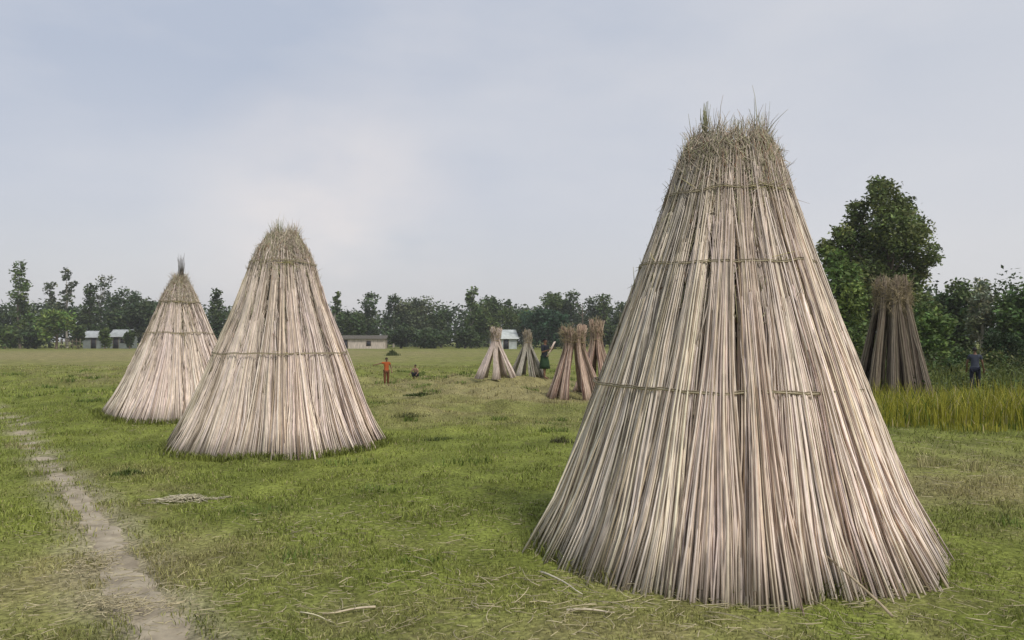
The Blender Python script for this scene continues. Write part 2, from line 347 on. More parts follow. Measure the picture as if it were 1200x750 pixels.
        Pb = [(V, Q, np.array([.34, .29, .19]))]; acc = Acc(); acc.add(*Pb[0])
        V, Q = tubes(P + np.array([0, 0, .012]) + rng.normal(0, .002, P.shape), np.full((1, n + 1), thick * .7), 5, ref=np.array([0.01, 0.02, 1.])); acc.add(V, Q, np.array([.22, .18, .12]))
        # loose ends of the knots
        nk = 46; a = rng.uniform(0, 2 * math.pi, nk); a[:20] = rng.normal(-1.15, .05, 20); t = np.linspace(0, 1, 4)[None]; Lk = rng.uniform(.03, .13, nk)[:, None]
        r = rad_(rz_) + .015 + .05 * t * rng.uniform(0, 1, (nk, 1)); dr = rng.normal(0, 1, nk)[:, None] * Lk * t; zz = rz_ + rng.normal(-.2, .5, nk)[:, None] * Lk * t + 0 * r
        P = np.stack([np.cos(a)[:, None] * r - np.sin(a)[:, None] * dr + tilt[0] * zz / top, np.sin(a)[:, None] * r + np.cos(a)[:, None] * dr + tilt[1] * zz / top, zz], -1)
        V, Q = tubes(P, np.full((nk, 4), .003) * (1.1 - .7 * t), 4); acc.add(V, Q, np.repeat(np.array([.42, .37, .17]) * rng.uniform(.6, 1.2, (nk, 1)), 16, 0))
        acc.build('binding_rope', M_stick, root, smooth=True)
    for sp in (spike or []):
        dx, dy, zb, L, wd, n, tone = sp; acc = Acc(); t = np.linspace(0, 1, 5)[None, :]; a = rng.uniform(0, 6.28, n); r = wd * np.sqrt(rng.uniform(0, 1, n))
        Z = zb + rng.uniform(.6, 1, n)[:, None] * L * t; fl = r[:, None] * (.8 + .5 * t ** 2)
        P = np.stack([dx + np.cos(a)[:, None] * fl + rng.normal(0, .006, (n, 5)), dy + np.sin(a)[:, None] * fl + rng.normal(0, .006, (n, 5)), Z], -1)
        V, Q = tubes(P, rng.uniform(.003, .006, (n, 1)) * (1.1 - .8 * t), 4); acc.add(V, Q, np.repeat(np.array(tone) * rng.uniform(.6, 1.4, (n, 1)), 20, 0))
        acc.build('top_tuft', M_stick, root, smooth=True)
    return root

D1 = 1552 / (247 * .942); D2 = 1552 / (125 * .984); D3 = 1552 / (92 * .99)
SP = [((844 - 600) / F * D1, D1, 1.34), ((328 - 600) / F * D2, D2, 1.5), ((210 - 600) / F * D3, D3, 1.4)]
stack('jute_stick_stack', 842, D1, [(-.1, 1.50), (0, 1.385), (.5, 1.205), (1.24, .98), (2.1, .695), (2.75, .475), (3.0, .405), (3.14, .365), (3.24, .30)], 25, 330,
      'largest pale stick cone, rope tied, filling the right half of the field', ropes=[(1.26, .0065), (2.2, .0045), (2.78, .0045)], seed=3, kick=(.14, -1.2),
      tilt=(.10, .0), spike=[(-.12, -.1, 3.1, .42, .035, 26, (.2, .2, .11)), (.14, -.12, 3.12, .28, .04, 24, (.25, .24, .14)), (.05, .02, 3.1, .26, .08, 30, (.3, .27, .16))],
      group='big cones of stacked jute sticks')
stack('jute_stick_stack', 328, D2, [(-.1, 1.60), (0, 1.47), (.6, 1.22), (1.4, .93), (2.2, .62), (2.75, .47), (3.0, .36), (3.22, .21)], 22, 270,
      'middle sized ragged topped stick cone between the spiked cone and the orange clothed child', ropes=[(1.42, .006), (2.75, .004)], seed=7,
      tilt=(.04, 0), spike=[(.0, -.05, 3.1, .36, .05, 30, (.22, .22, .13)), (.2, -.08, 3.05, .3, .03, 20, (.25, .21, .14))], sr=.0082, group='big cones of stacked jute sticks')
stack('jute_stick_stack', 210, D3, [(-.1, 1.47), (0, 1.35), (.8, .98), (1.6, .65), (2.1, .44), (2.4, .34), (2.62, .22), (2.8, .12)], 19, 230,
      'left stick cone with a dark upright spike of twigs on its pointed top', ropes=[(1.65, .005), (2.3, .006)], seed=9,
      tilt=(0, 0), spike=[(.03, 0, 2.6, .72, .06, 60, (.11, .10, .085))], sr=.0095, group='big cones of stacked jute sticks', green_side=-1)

def stand(px, D, height, rb, waist, nb, per, label, style='pink', hang=.3, bw=1., tw=.5, lean=(0, 0), group='small open stands of leaning stick bundles', sr=.012, phase=0., headr=.2, wz=.76):
    """open tripod-like stand: separate bundles that meet at a waist and fan out again above it"""
    x0 = (px - 600) / F * D; root = empty('bundle_stand', (x0, D, hz(x0, D)), label, 'stick stand', group)
    for b in range(nb):
        a = phase + b / nb * 2 * math.pi + rng.uniform(-.15, .15); n = per; acc = Acc(); k = 6; t = np.linspace(0, 1, k)[None, :]
        Rb = rb * rng.uniform(.88, 1.08); hh = height * rng.uniform(.93, 1.02)
        r_ = np.sqrt(rng.uniform(0, 1, n)); q = rng.uniform(0, 2 * math.pi, n); zt = hh * rng.uniform(.80, 1.05, n); Rb = Rb * (1 if b % 3 or nb < 9 else .62); wf = 1 if b % 3 or nb < 9 else .5
        Z = -.02 + (zt[:, None] + .02) * t; f = Z / height
        cr = np.interp(f, [0, wz, 1], [Rb, waist * wf, headr * wf]); br = np.interp(f, [0, .25, wz, 1], [rb * .21, rb * .14, .06, .10])
        a2 = a + .12 * np.sin(b * 2.1) * f
        br = br * bw; ox = np.cos(q)[:, None] * r_[:, None] * br; oy = np.sin(q)[:, None] * r_[:, None] * br * .8
        wv = rng.normal(0, .01, (n, k))
        X = np.cos(a2) * cr + ox * -np.sin(a) + oy * np.cos(a) + wv + lean[0] * f; Y = np.sin(a2) * cr + ox * np.cos(a) + oy * np.sin(a) + lean[1] * f
        V, Q = tubes(np.stack([X, Y, Z], -1), sr * rng.uniform(.6, 1.3, (n, 1)) * (1.15 - .6 * t), 4)
        c = sticks_cols(n, style) * rng.uniform(.70, 1.02); cc = np.repeat(c[:, None], k, 1); up = np.clip((f - .55) / .4, 0, 1)[..., None]
        cc = cc * (1 - .45 * up) + np.array([.17, .13, .08]) * .45 * up
        acc.add(V, Q, np.repeat(cc.reshape(-1, 3), 4, 0))
        nt = int(n * tw); tt = np.linspace(0, 1, 4)[None]; zb = height * rng.uniform(.78, .96, nt)[:, None]; zz = zb + rng.uniform(.05, .36, (nt, 1)) * tt * (.5 + .8 * rng.uniform()) * np.where(rng.uniform(0, 1, (nt, 1)) < hang, -1.2, .8)
        rr = headr * rng.uniform(.3, 1.25, (nt, 1)) * (1 + .3 * tt); aa = a + rng.normal(0, .5, (nt, 1)) + rng.normal(0, .15, (nt, 4))
        V, Q = tubes(np.stack([np.cos(aa) * rr + lean[0], np.sin(aa) * rr + lean[1], zz], -1), .006 * (1.1 - .7 * tt) * np.ones((nt, 1)), 4)
        acc.add(V, Q, np.repeat(np.array([.27, .22, .13]) * rng.uniform(.5, 1.4, (nt, 1)), 16, 0))
        acc.build('stick_bundle', M_stick, root, smooth=True)
    n = 40; a = np.arange(n + 1) / n * 2 * math.pi; zw = height * wz; rr = waist + (.085 if style != 'brown' else .05)
    P = np.stack([np.cos(a) * rr + lean[0] * wz, np.sin(a) * rr + lean[1] * wz, zw + .01 * np.sin(a * 3)], -1)[None]
    V, Q = tubes(P, np.full((1, n + 1), .012), 5, ref=np.array([0.01, .02, 1.])); mk('binding_rope', V, Q, M_stick, root, np.broadcast_to([.28, .22, .12], V.shape), True)
    return root
stand(581, 29.8, 1.76, .70, .06, 7, 90, 'small pale stand of splayed stick bundles in front of the white hut', 'pink', phase=.3, headr=.15, tw=.55)
stand(618, 30.2, 1.68, .62, .06, 6, 80, 'narrow grey stick stand beside the person in black', 'grey', phase=-.2, headr=.13, tw=.55)
stand(673, 22.6, 1.92, .76, .19, 8, 110, 'reddish stick stand with dark gaps, right of the person in black', 'red', phase=.5, headr=.30, wz=.8, bw=.85, tw=.55)
stand(699, 24.0, 2.12, .62, .08, 8, 80, 'taller stick stand with a narrow spiked top, between the reddish stand and largest cone', 'red', phase=.1, headr=.16, tw=.55)
stand(1046, 21.5, 3.15, .92, .36, 24, 60, 'dark brown shaggy topped stick stand behind the yellow grass at right', 'brown', hang=.4, bw=.72, tw=1.3, phase=.2, headr=.34, wz=.84, sr=.013, lean=(0, 0))

# ------------------------------------------------------------------ grass
ga = Acc()
grass_zone(ga, 2.8, 6.5, 3900, .048, .0050, 1.2, True, 1)
grass_zone(ga, 6.5, 11, 1700, .050, .008, 1.0, True, 2)
grass_zone(ga, 11, 22, 480, .055, .014, .8, False, 3)
grass_zone(ga, 22, 50, 80, .075, .035, .6, False, 4)
# scattered coarser tussocks
nt_ = 260; ty = np.sqrt(rng.uniform(9, 40 * 40, nt_)); tx = rng.uniform(-1, 1, nt_) * (.72 * ty + 1)
for cx, cy in zip(tx, ty):
    if inside_stack(np.array([cx]), np.array([cy]))[0] or path_d([cx], [cy])[0] < .1: continue
    n = 60; r = rng.uniform(.05, .16) * (1 + cy / 22); a = rng.uniform(0, 6.28, n); q = r * np.sqrt(rng.uniform(0, 1, n))
    x = cx + np.cos(a) * q * 1.6; y = cy + np.sin(a) * q; hgt = rng.uniform(.05, .10) * (1 + cy / 60)
    col = np.array([.11, .155, .032]) * rng.uniform(.6, 1.6, (n, 1)) if rng.uniform() < .75 else np.array([.34, .30, .15]) * rng.uniform(.6, 1.2, (n, 1))
    ga.add(*blades(n, x, y, H(x, y) - .01, hgt * rng.uniform(.5, 1.3, n), np.full(n, .006 * (1 + cy / 9)), .9, col, True))
# uncut skirt of grass round the foot of each cone
for cx, cy, r in SP:
    n = 5200; a = rng.uniform(0, 6.28, n); q = r + np.abs(rng.normal(0, .10, n)) + .0; x = cx + np.cos(a) * q; y = cy + np.sin(a) * q
    col = grass_rgb(x, y) * rng.uniform(.5, 1.4, (n, 1)); ga.add(*blades(n, x, y, H(x, y) - .01, rng.uniform(.05, .15, n), np.full(n, .006 * (1 + cy / 12)), .7, col, True))
tag(ga.build('grass', M_grass), 'short grazed green and straw coloured grass covering the field', 'grass', kind='stuff')

# straw litter: flat dry bits
sa = Acc()
def litter(px, py, sx, sy, n, L=.12, tone=(.46, .40, .25), w=.0024):
    n = int(n * .8)
    cx, cy = gpt(px, py); x = cx + rng.normal(0, sx, n); y = cy + rng.normal(0, sy, n); a = rng.uniform(0, 6.28, n); l = L * rng.uniform(.15, 1, n) ** 1.6 * 1.5
    k = ~inside_stack(x, y); x, y, a, l = x[k], y[k], a[k], l[k]; n = len(x)
    t = np.linspace(0, 1, 4)[None]; bend = rng.normal(0, .5, (n, 1)) / .15 * .15 * l[:, None] * t ** 2
    X = x[:, None] + np.cos(a)[:, None] * l[:, None] * t - np.sin(a)[:, None] * bend; Y = y[:, None] + np.sin(a)[:, None] * l[:, None] * t + np.cos(a)[:, None] * bend
    Z = H(X.ravel(), Y.ravel()).reshape(X.shape) + .018 + rng.uniform(0, .03, (n, 1)) + rng.normal(0, .1, (n, 1)) * l[:, None] * t
    V, Q = tubes(np.stack([X, Y, Z], -1), np.full((n, 4), w) * rng.uniform(.6, 1.3, (n, 1)), 4, ref=np.array([.02, .01, 1.]))
    sa.add(V, Q, np.repeat(np.array(tone) * rng.uniform(.55, 1.1, (n, 1)), 16, 0))
for a in [(112, 660, .09, .26, 420, .05), (150, 712, .15, .09, 420, .06), (75, 620, .2, .3, 120, .06), (460, 620, .9, .8, 260, .09), (330, 700, .9, .5, 240, .09), (560, 700, .8, .4, 200, .10),
          (740, 712, .5, .16, 90, .16), (660, 690, .3, .25, 60, .14), (880, 735, .9, .12, 90, .14), (1100, 700, .5, .4, 170, .10), (1150, 560, .8, .8, 260, .14), (1080, 520, 1.2, .9, 160, .14), (370, 620, .6, .7, 120, .08),
          (90, 500, 1.2, 1.6, 120, .1), (50, 700, .6, .5, 160, .07)]: litter(*a)
for _ in range(90): litter(rng.uniform(-60, 1260), 750 - 190 * rng.uniform(0, 1) ** 1.5, .35, .3, 34, .06, (.42, .37, .21), .0016)
tag(sa.build('straw_litter', M_stick, smooth=True), 'dry straw bits and broken stems scattered over the grass', 'straw', kind='stuff')

# a pale heap of straw and single sticks lying about
def heap(name, px, py, rx, ry, hgt, n, L, tone, label, cat, w=.004):
    cx, cy = gpt(px, py); acc = Acc(); a = rng.uniform(0, 6.28, n); q = np.sqrt(rng.uniform(0, 1, n)); x = rng.normal(0, .5, n) * rx + .3 * rx * (rng.uniform(0, 1, n) < .3); y = rng.normal(0, .5, n) * ry + x * .22; q = np.clip(np.hypot(x / rx, y / ry), 0, 1)
    an = rng.normal(0, .9, n); t = np.linspace(0, 1, 4)[None]; l = L * rng.uniform(.4, 1.2, (n, 1))
    X = x[:, None] + np.cos(an)[:, None] * l * (t - .5); Y = y[:, None] + np.sin(an)[:, None] * l * (t - .5)
    Z = .012 + hgt * (1 - q[:, None] ** 2) * rng.uniform(.1, 1, (n, 1)) + rng.normal(0, .06, (n, 1)) * l * t
    V, Q = tubes(np.stack([X, Y, np.maximum(Z, .01)], -1), np.full((n, 4), w) * rng.uniform(.6, 1.3, (n, 1)), 4, ref=np.array([.02, .01, 1.]))
    acc.add(V, Q, np.repeat(np.array(tone) * rng.uniform(.55, 1.1, (n, 1)), 16, 0))
    return tag(acc.build(name, M_stick, smooth=True, loc=(cx, cy, hz(cx, cy))), label, cat)
heap('straw_heap', 214, 584, .26, .13, .05, 170, .17, (.52, .47, .33), 'flat pale heap of dry straw on the grass between the path and the middle cone', 'straw heap')
def lone_stick(p0, p1, r, label, lift=.02, tone=(.42, .37, .26), lift1=None):
    a = np.array([*gpt(*p0), 0]); b = np.array([*gpt(*p1), 0]); k = 7; t = np.linspace(0, 1, k)[:, None]; P = a * (1 - t) + b * t
    P[:, 2] = H(P[:, 0], P[:, 1]) + lift + ((lift1 or lift) - lift) * t[:, 0] + np.sin(t[:, 0] * 5) * .006; P[:, 0] += np.sin(t[:, 0] * 4) * .012
    o = P[0].copy(); V, Q = tubes((P - o)[None], (r * (1.1 - .5 * t[:, 0]))[None], 4, ref=np.array([.02, .01, 1.]))
    return tag(mk('loose_stick', V, Q, M_stick, None, np.broadcast_to(tone, V.shape), True, loc=o), label, 'stick', 'loose sticks lying on the grass')
lone_stick((634, 671), (684, 693), .008, 'pale stick on the grass at the left foot of the largest cone', tone=(.47, .43, .32))
lone_stick((664, 716), (722, 718), .008, 'pale stick lying level in front of the largest cone, left of its middle', tone=(.52, .45, .33))
lone_stick((1046, 724), (950, 683), .010, 'brownish stick leaning low across the foot of the largest cone at its right front', tone=(.36, .29, .19), lift1=.30)
lone_stick((440, 711), (380, 716), .008, 'thick pale dry stem lying in the grass at the lower middle of the field', tone=(.50, .42, .30))
lone_stick((352, 716), (391, 725), .005, 'thin crooked pale twig in the grass left of the thick dry stem', tone=(.55, .5, .33))

# ------------------------------------------------------------------ foliage
def leaves(n, cen, spread, size, col, acc, flat=.55):
    c = cen + np.clip(rng.normal(0, 1, (n, 3)), -1.7, 1.7) * spread
    a = nrm(rng.normal(0, 1, (n, 3)) * [1, 1, flat]); b = nrm(np.cross(a, rng.normal(0, 1, (n, 3))))
    s = size * rng.uniform(.6, 1.35, (n, 1)); a = a * s; b = b * s * .5
    V = np.stack([c - a, c + b, c + a, c - b], 1); Q = np.arange(n * 4).reshape(n, 4)
    acc.add(V.reshape(-1, 3), Q, np.repeat(col, 4, 0))
def crown_lobes(lobes, leaf, dens, tone, acc, cl=.26, var=.35):
    tone = np.array(tone)
    for (x, y, z, rx, ry, rz) in lobes:
        rm = (rx + ry + rz) / 3; nc = max(5, int(dens * 16)); 
        d = nrm(rng.normal(0, 1, (nc, 3))); rr = rng.uniform(.35, 1.0, (nc, 1)) ** .6
        cc = np.array([x, y, z]) + d * rr * [rx, ry, rz] * .92
        lt = rng.uniform(1 - var, 1 + var)
        for c in cc:
            sp = rm * cl * rng.uniform(.6, 1.25); n = int(np.clip((sp / leaf) ** 2 * 7.0, 8, 90))
            ct = tone * lt ** .5 * rng.uniform(1 - var, 1 + var); ct = ct * np.array([rng.uniform(.85, 1.2), 1, rng.uniform(.8, 1.15)])
            leaves(n, c, np.array([sp, sp, sp * .75]), leaf, ct * rng.uniform(.7, 1.35, (n, 1)), acc)
def tree(name, px, D, lobes, H_, leaf, dens, tone, label, cat='tree', bark=None, group=None, cl=.32, tr=None, var=.35, trunk_top=.8):
    x0 = (px - 600) / F * D; base = np.array([x0, D, hz(x0, D)])
    root = empty(name, tuple(base), label, cat, group)
    tr = tr or H_ * .018 + .03; k = 7; t = np.linspace(0, 1, k)
    acc = Acc(); bx = rng.normal(0, .02 * H_, 2); P = np.stack([bx[0] * np.sin(t * 2.6), bx[1] * np.sin(t * 2.2), t * H_ * trunk_top - .1], 1)
    V, Q = tubes(P[None], (tr * (1.15 - .95 * t))[None], 6); acc.add(V, Q, np.array([.2, .16, .12]))
    for (x, y, z, rx, ry, rz) in lobes:
        s = np.clip((z - H_ * .22) / (H_ * trunk_top), .08, .9); i = s * (k - 1); i0 = int(i); f = i - i0; st = P[i0] * (1 - f) + P[min(i0 + 1, k - 1)] * f
        en = np.array([x, y, z]); q = np.linspace(0, 1, 5)[:, None]; B = st * (1 - q) + en * q; B[:, 2] += np.sin(q[:, 0] * math.pi) * -.03 * H_
        V, Q = tubes(B[None], (tr * .42 * (1.05 - .85 * q[:, 0]))[None], 5); acc.add(V, Q, np.array([.2, .16, .12]))
    mk('trunk', np.concatenate(acc.V), np.concatenate(acc.Q), bark or M_bark, root, None, True)
    acc = Acc(); crown_lobes(lobes, leaf, dens, tone, acc, cl, var); acc.build('crown', M_leaf, root)
    return root
def kind_lobes(kind, H_, W):
    L = []; r = rng.uniform
    if kind == 'round':
        for i in range(9):
            a = r(0, 6.28); q = r(.15, .34) * W; z = H_ * r(.36, .82); s = W * r(.17, .25); L.append((np.cos(a) * q, np.sin(a) * q, z, s, s, s * .85))
        L.append((0, 0, H_ * .86, W * .2, W * .2, H_ * .13)); L += [(W * .2 * k, r(-1, 1), H_ * .26, W * .2, W * .2, H_ * .16) for k in (-1, 1)]
    elif kind == 'column':
        for i in range(9):
            f = i / 8; s = W * (.36 - .14 * f) * r(.8, 1.2); L.append((r(-.12, .12) * W, r(-.15, .15) * W, H_ * (.16 + .77 * f), s, s, H_ * .085))
    elif kind == 'airy':
        for i in range(9):
            f = i / 8; a = r(0, 6.28); q = r(.1, .36) * W * (1 - .6 * f); s = W * r(.13, .22); L.append((np.cos(a) * q, np.sin(a) * q, H_ * (.40 + .54 * f), s, s, s * 1.15))
    elif kind == 'cone':
        for i in range(9):
            f = i / 8; s = W * (.42 - .30 * f) * r(.85, 1.1); L.append((r(-.14, .14) * W * (1 - f), r(-.14, .14) * W * (1 - f), H_ * (.14 + .80 * f), s, s, H_ * .1))
    elif kind == 'bush':
        for i in range(8):
            a = r(0, 6.28); q = r(0, .34) * W; s = W * r(.16, .24); L.append((np.cos(a) * q, np.sin(a) * q, H_ * r(.25, .72), s, s, H_ * r(.2, .28)))
    elif kind == 'twin':
        for sx, hh in ((-.26, 1.), (.24, .86)):
            for i in range(6):
                f = i / 5; s = W * (.22 - .09 * f) * r(.8, 1.2); L.append((sx * W + r(-.06, .06) * W, r(-.1, .1) * W, H_ * hh * (.2 + .73 * f), s, s, H_ * .1))
    return L
GT = 'trees along the far edge of the field'
DK = (.048, .074, .024); MD = (.078, .115, .034); GY = (.095, .118, .062); BR = (.115, .165, .042); BL = (.055, .084, .034)
FT = [  # kind, px, top, width px, depth, tone, density, label
 ('round', -14, 352, 46, 165, DK, 1.0, 'dark bushy tree cut off by the left edge of the field'),
 ('column', 24, 307, 24, 150, MD, .9, 'tall ragged column shaped tree, tallest at the far left of the field'),
 ('bush', 5, 378, 34, 140, MD, 1.1, 'low green tree at the foot of the tall ragged column tree'),
 ('column', 58, 327, 17, 165, GY, .6, 'slim grey green tree just right of the tall ragged column tree'),
 ('airy', 79, 314, 25, 160, GY, .5, 'tall see-through tree with separate tufts, left of the tin huts'),
 ('bush', 66, 358, 36, 140, BR, 1.0, 'bright green bushy tree under the slim grey green trees'),
 ('bush', 42, 376, 28, 145, DK, 1.2, 'very dark low tree beside the bright green bushy tree'),
 ('column', 104, 333, 24, 160, DK, .95, 'dark upright tree behind the left tin hut'),
 ('airy', 120, 323, 26, 172, GY, .45, 'thin crowned tall tree rising between the two tin huts'),
 ('round', 148, 338, 50, 165, BL, .9, 'wide dark tree behind the right tin hut'),
 ('round', 182, 352, 40, 168, DK, 1.0, 'dark tree half hidden behind the left stick cone, right of the tin huts'),
 ('cone', 254, 339, 30, 150, BL, 1.0, 'dark pointed tree standing between the left cone and the middle cone'),
 ('bush', 234, 372, 30, 150, DK, 1.1, 'low dark tree at the right shoulder of the left cone'),
 ('airy', 393, 341, 15, 165, MD, .6, 'slender tufted tree touching the right edge of the middle cone'),
 ('round', 408, 366, 34, 160, DK, 1.1, 'low round dark tree behind the long pale shed, left end'),
 ('column', 432, 344, 30, 165, BL, .85, 'upright tree above the right end of the long pale shed'),
 ('airy', 461, 347, 24, 170, BL, .75, 'tufted tree a little right of the long pale shed'),
 ('round', 490, 350, 44, 172, GY, .8, 'broad grey green tree behind the two small children'),
 ('round', 517, 364, 28, 165, DK, .9, 'shorter dark tree right of the broad grey green tree'),
 ('bush', 470, 380, 40, 150, BL, 1.1, 'low dark tree in front of the tufted tree by the shed'),
 ('bush', 505, 384, 46, 150, BL, 1.1, 'low spreading dark tree at mid field edge left of the white hut'),
 ('airy', 553, 338, 22, 160, MD, .9, 'tall topped tree left of the white roofed hut'),
 ('round', 577, 350, 46, 168, MD, 1.0, 'large rounded olive tree directly behind the white hut'),
 ('airy', 595, 351, 14, 175, BL, .6, 'thin tufted tree poking up right of the rounded olive tree'),
 ('bush', 545, 380, 36, 150, DK, 1.1, 'low dark tree left of the white hut'),
 ('round', 614, 362, 30, 175, BL, .9, 'grey dark tree behind the narrow grey stick stand'),
 ('round', 646, 343, 48, 175, MD, 1.0, 'high domed tree above the person in black'),
 ('round', 640, 362, 44, 140, (.03, .065, .03), 1.1, 'dark green rounded tree in front of the high domed tree'),
 ('twin', 682, 342, 40, 172, BL, .9, 'two topped tall tree above the reddish stick stand'),
 ('column', 708, 346, 26, 170, MD, .9, 'tall narrow tree above the stand with the spiked top'),
 ('round', 731, 352, 34, 165, DK, 1.0, 'tree at the left slope of the largest cone'),
 ('bush', 668, 380, 44, 145, BL, 1.1, 'low dark tree behind the reddish stick stand'),
 ('bush', 715, 378, 50, 148, DK, 1.1, 'low dark tree against the left slope of the largest cone'),
]
for kd, px, top, wpx, D, tone, dens, lab in FT:
    Ht = CH + (398 - top) / F * D; W = wpx / F * D * 1.3
    tree('tree', px, D, kind_lobes(kd, Ht, W), Ht, .30, dens * 1.25, np.array(tone) * 1.1, lab, group=GT, bark=M_pbark if kd == 'airy' else M_bark, tr=.22)
for px, py, w_, t_, lab in ((152, 397, 12, DK, 'low dark tree at the right end of the right tin hut'), (123, 395, 11, BR, 'small leafy tree growing in the gap between the two tin huts'), (92, 392, 14, MD, 'small green tree against the left wall of the left tin hut')):
    D = 144; Ht = CH + (398 - (py - 14)) / F * D; tree('tree', px, D, kind_lobes('bush', Ht, w_ / F * D * 1.3), Ht, .28, 1.2, t_, lab, group=GT, tr=.12)
# right side, nearer
def pl(lst, px0, D, depth=1.0):
    x0 = (px0 - 600) / F * D; g = hz(x0, D); out = []
    for (px, py, r) in lst:
        p = at(px, py, D); rr = r / F * D; out.append((p.x - x0, rng.uniform(-.6, .6) * rr * depth * 1.6, p.z - g, rr, rr, rr * .95))
    return out
T1 = [(1036, 218, 14), (1030, 240, 22), (1008, 246, 13), (1060, 244, 15), (1010, 270, 19), (986, 276, 13), (1040, 275, 30), (1068, 272, 18), (1076, 300, 18), (1018, 300, 30), (1052, 308, 30), (983, 300, 20), (1005, 330, 28), (1040, 340, 30), (1068, 330, 18), (1083, 318, 10), (970, 290, 12), (1020, 370, 30), (1060, 365, 24), (1000, 400, 28), (1045, 405, 30), (1075, 400, 22)]
tree('tree', 1032, 44, pl(T1, 1032, 44), 10.2, .105, 3.4, (.130, .165, .055), 'tallest tree at right, broad and dark, rising behind the shaggy topped stick stand', group='trees on the right side', cl=.26, tr=.22, var=.4)
T2 = [(982, 306, 14), (978, 330, 18), (994, 322, 16), (985, 350, 20), (975, 372, 18), (996, 368, 18), (985, 395, 22), (1000, 412, 20), (972, 410, 18)]
tree('tree', 984, 38, pl(T2, 984, 38), 5.0, .11, 2.4, (.105, .155, .042), 'smaller brighter green tree at the right slope of the largest cone', group='trees on the right side', tr=.1)
T3 = [(1118, 345, 15), (1108, 362, 17), (1128, 362, 17), (1098, 372, 16), (1115, 382, 22), (1135, 388, 18), (1095, 400, 18), (1118, 408, 22)]
tree('tree', 1116, 52, pl(T3, 1116, 52), 5.0, .13, 2.2, (.075, .118, .040), 'dark round topped tree between the tallest tree and the pale drooping tree', group='trees on the right side', tr=.12)
T4 = [(1150, 336, 9), (1143, 350, 11), (1157, 350, 11), (1149, 366, 13), (1140, 376, 10), (1160, 372, 10), (1150, 388, 11), (1157, 400, 8)]
tree('tree', 1150, 47, pl(T4, 1150, 47), 5.1, .10, 1.7, (.19, .215, .135), 'pale grey green drooping tree above the person in dark clothes', group='trees on the right side', bark=M_pbark, tr=.13)
T5 = [(1188, 358, 16), (1205, 350, 18), (1175, 372, 15), (1195, 380, 20), (1215, 376, 22), (1182, 400, 18), (1206, 405, 22), (1228, 365, 24), (1240, 395, 26)]
tree('tree', 1196, 46, pl(T5, 1196, 46), 5.0, .13, 2.4, (.082, .135, .040), 'dark leafy tree at the right edge of the photo', group='trees on the right side', tr=.14)
T6 = [(1086, 366, 12), (1078, 380, 14), (1096, 384, 14), (1085, 400, 18), (1100, 412, 16), (1072, 415, 16)]
tree('tree', 1086, 36, pl(T6, 1086, 36), 3.0, .11, 2.0, (.10, .16, .042), 'low fresh green tree just right of the shaggy topped stick stand', group='trees on the right side', tr=.08)
def shrub(px, top, wpx, D, tone, label, leaf=.07, dens=1.6):
    Ht = CH + (398 - top) / F * D; W = wpx / F * D
    tree('shrub', px, D, kind_lobes('bush', Ht, W), Ht, leaf, dens, tone, label, cat='shrub', group='shrubs at the right field edge', tr=.03, trunk_top=.6)
shrub(1108, 418, 50, 31, (.050, .090, .024), 'low green shrub left of the person in dark clothes')
shrub(1165, 408, 40, 33, (.075, .115, .035), 'light green shrub right of the person in dark clothes')
shrub(1196, 416, 46, 30, (.060, .085, .028), 'olive shrub at the right edge behind the yellow grass')
shrub(1130, 402, 40, 37, (.055, .095, .030), 'leafy green shrub behind the person in dark clothes')
shrub(1180, 384, 50, 41, (.030, .055, .018), 'tall dark shrub under the dark leafy tree at the right edge')
shrub(1012, 425, 34, 27, (.055, .085, .024), 'dark shrub between the largest cone and the shaggy topped stand')
# mass of woods beyond
wa = Acc()
n_ = 2400
for i in range(n_):
    az = rng.uniform(-.66, .74); d = rng.uniform(180, 205)
    if az > .30: d = rng.uniform(62, 90)
    x = math.sin(az) * d; y = math.cos(az) * d
    hmax = (5.6 + 3.0 * float(fbm(np.array([az * 26]), np.array([1.]), 91, 3)[0]) * 1.6) * (d / 190 if az < .30 else .62)
    z = rng.uniform(.0, 1) ** .8 * hmax; s = d / 190; t = np.array([.050, .074, .030]) * rng.uniform(.5, 1.6)
    leaves(26, np.array([x, y, z]), np.array([1.5 * s + .2, 1.2 * s, .75 * s + .1]), .42 * s + .02, t * rng.uniform(.7, 1.3, (26, 1)), wa)
tag(wa.build('far_woods', M_leaf), 'low dark wood running behind the single trees along the horizon', 'woods', kind='stuff')
# tall yellow grass and weeds at right
ya = Acc(); n = 46000
yx = rng.uniform(5.6, 24, n); yy = rng.uniform(12.4, 19, n)
fr = 14.9 - .22 * (yx - 5.9) + .9 * (fbm(yx * .9, yx * 0 + 2, 44, 3) - .5); le = .415 * yy + .25 + .5 * fbm(yy, yy * 0, 46, 2)
k = (yy > fr) & (yx > le) & (yx < 1.05 * yy) & (rng.uniform(0, 1, n) < np.clip(fbm(yx * 1.4, yy * 1.4, 47, 3) * 2.4 - .35, .25, 1))
yx, yy = yx[k], yy[k]; n = len(yx); edge = np.clip((yy - fr[k]) / .8, .35, 1)
hg = rng.uniform(.30, .72, n) * edge * (.72 + .5 * fbm(yx * .8, yy * .8, 49, 3))
u = rng.uniform(0, 1, (n, 1)); col = (np.array([.25, .255, .024]) * (1 - u) + np.array([.40, .37, .055]) * u) * rng.uniform(.6, 1.2, (n, 1))
dk = rng.uniform(0, 1, n) < .2; col[dk] = np.array([.09, .14, .02]) * rng.uniform(.7, 1.3, (dk.sum(), 1)); dk = rng.uniform(0, 1, n) < .06; col[dk] = [.45, .38, .2]
ya.add(*blades(n, yx, yy, H(yx, yy) - .02, hg, rng.uniform(.010, .022, n), .45, col, True))
tag(ya.build('tall_grass', M_grass), 'strip of tall yellow green grass at the right edge of the field', 'tall grass', kind='stuff')
ua = Acc()
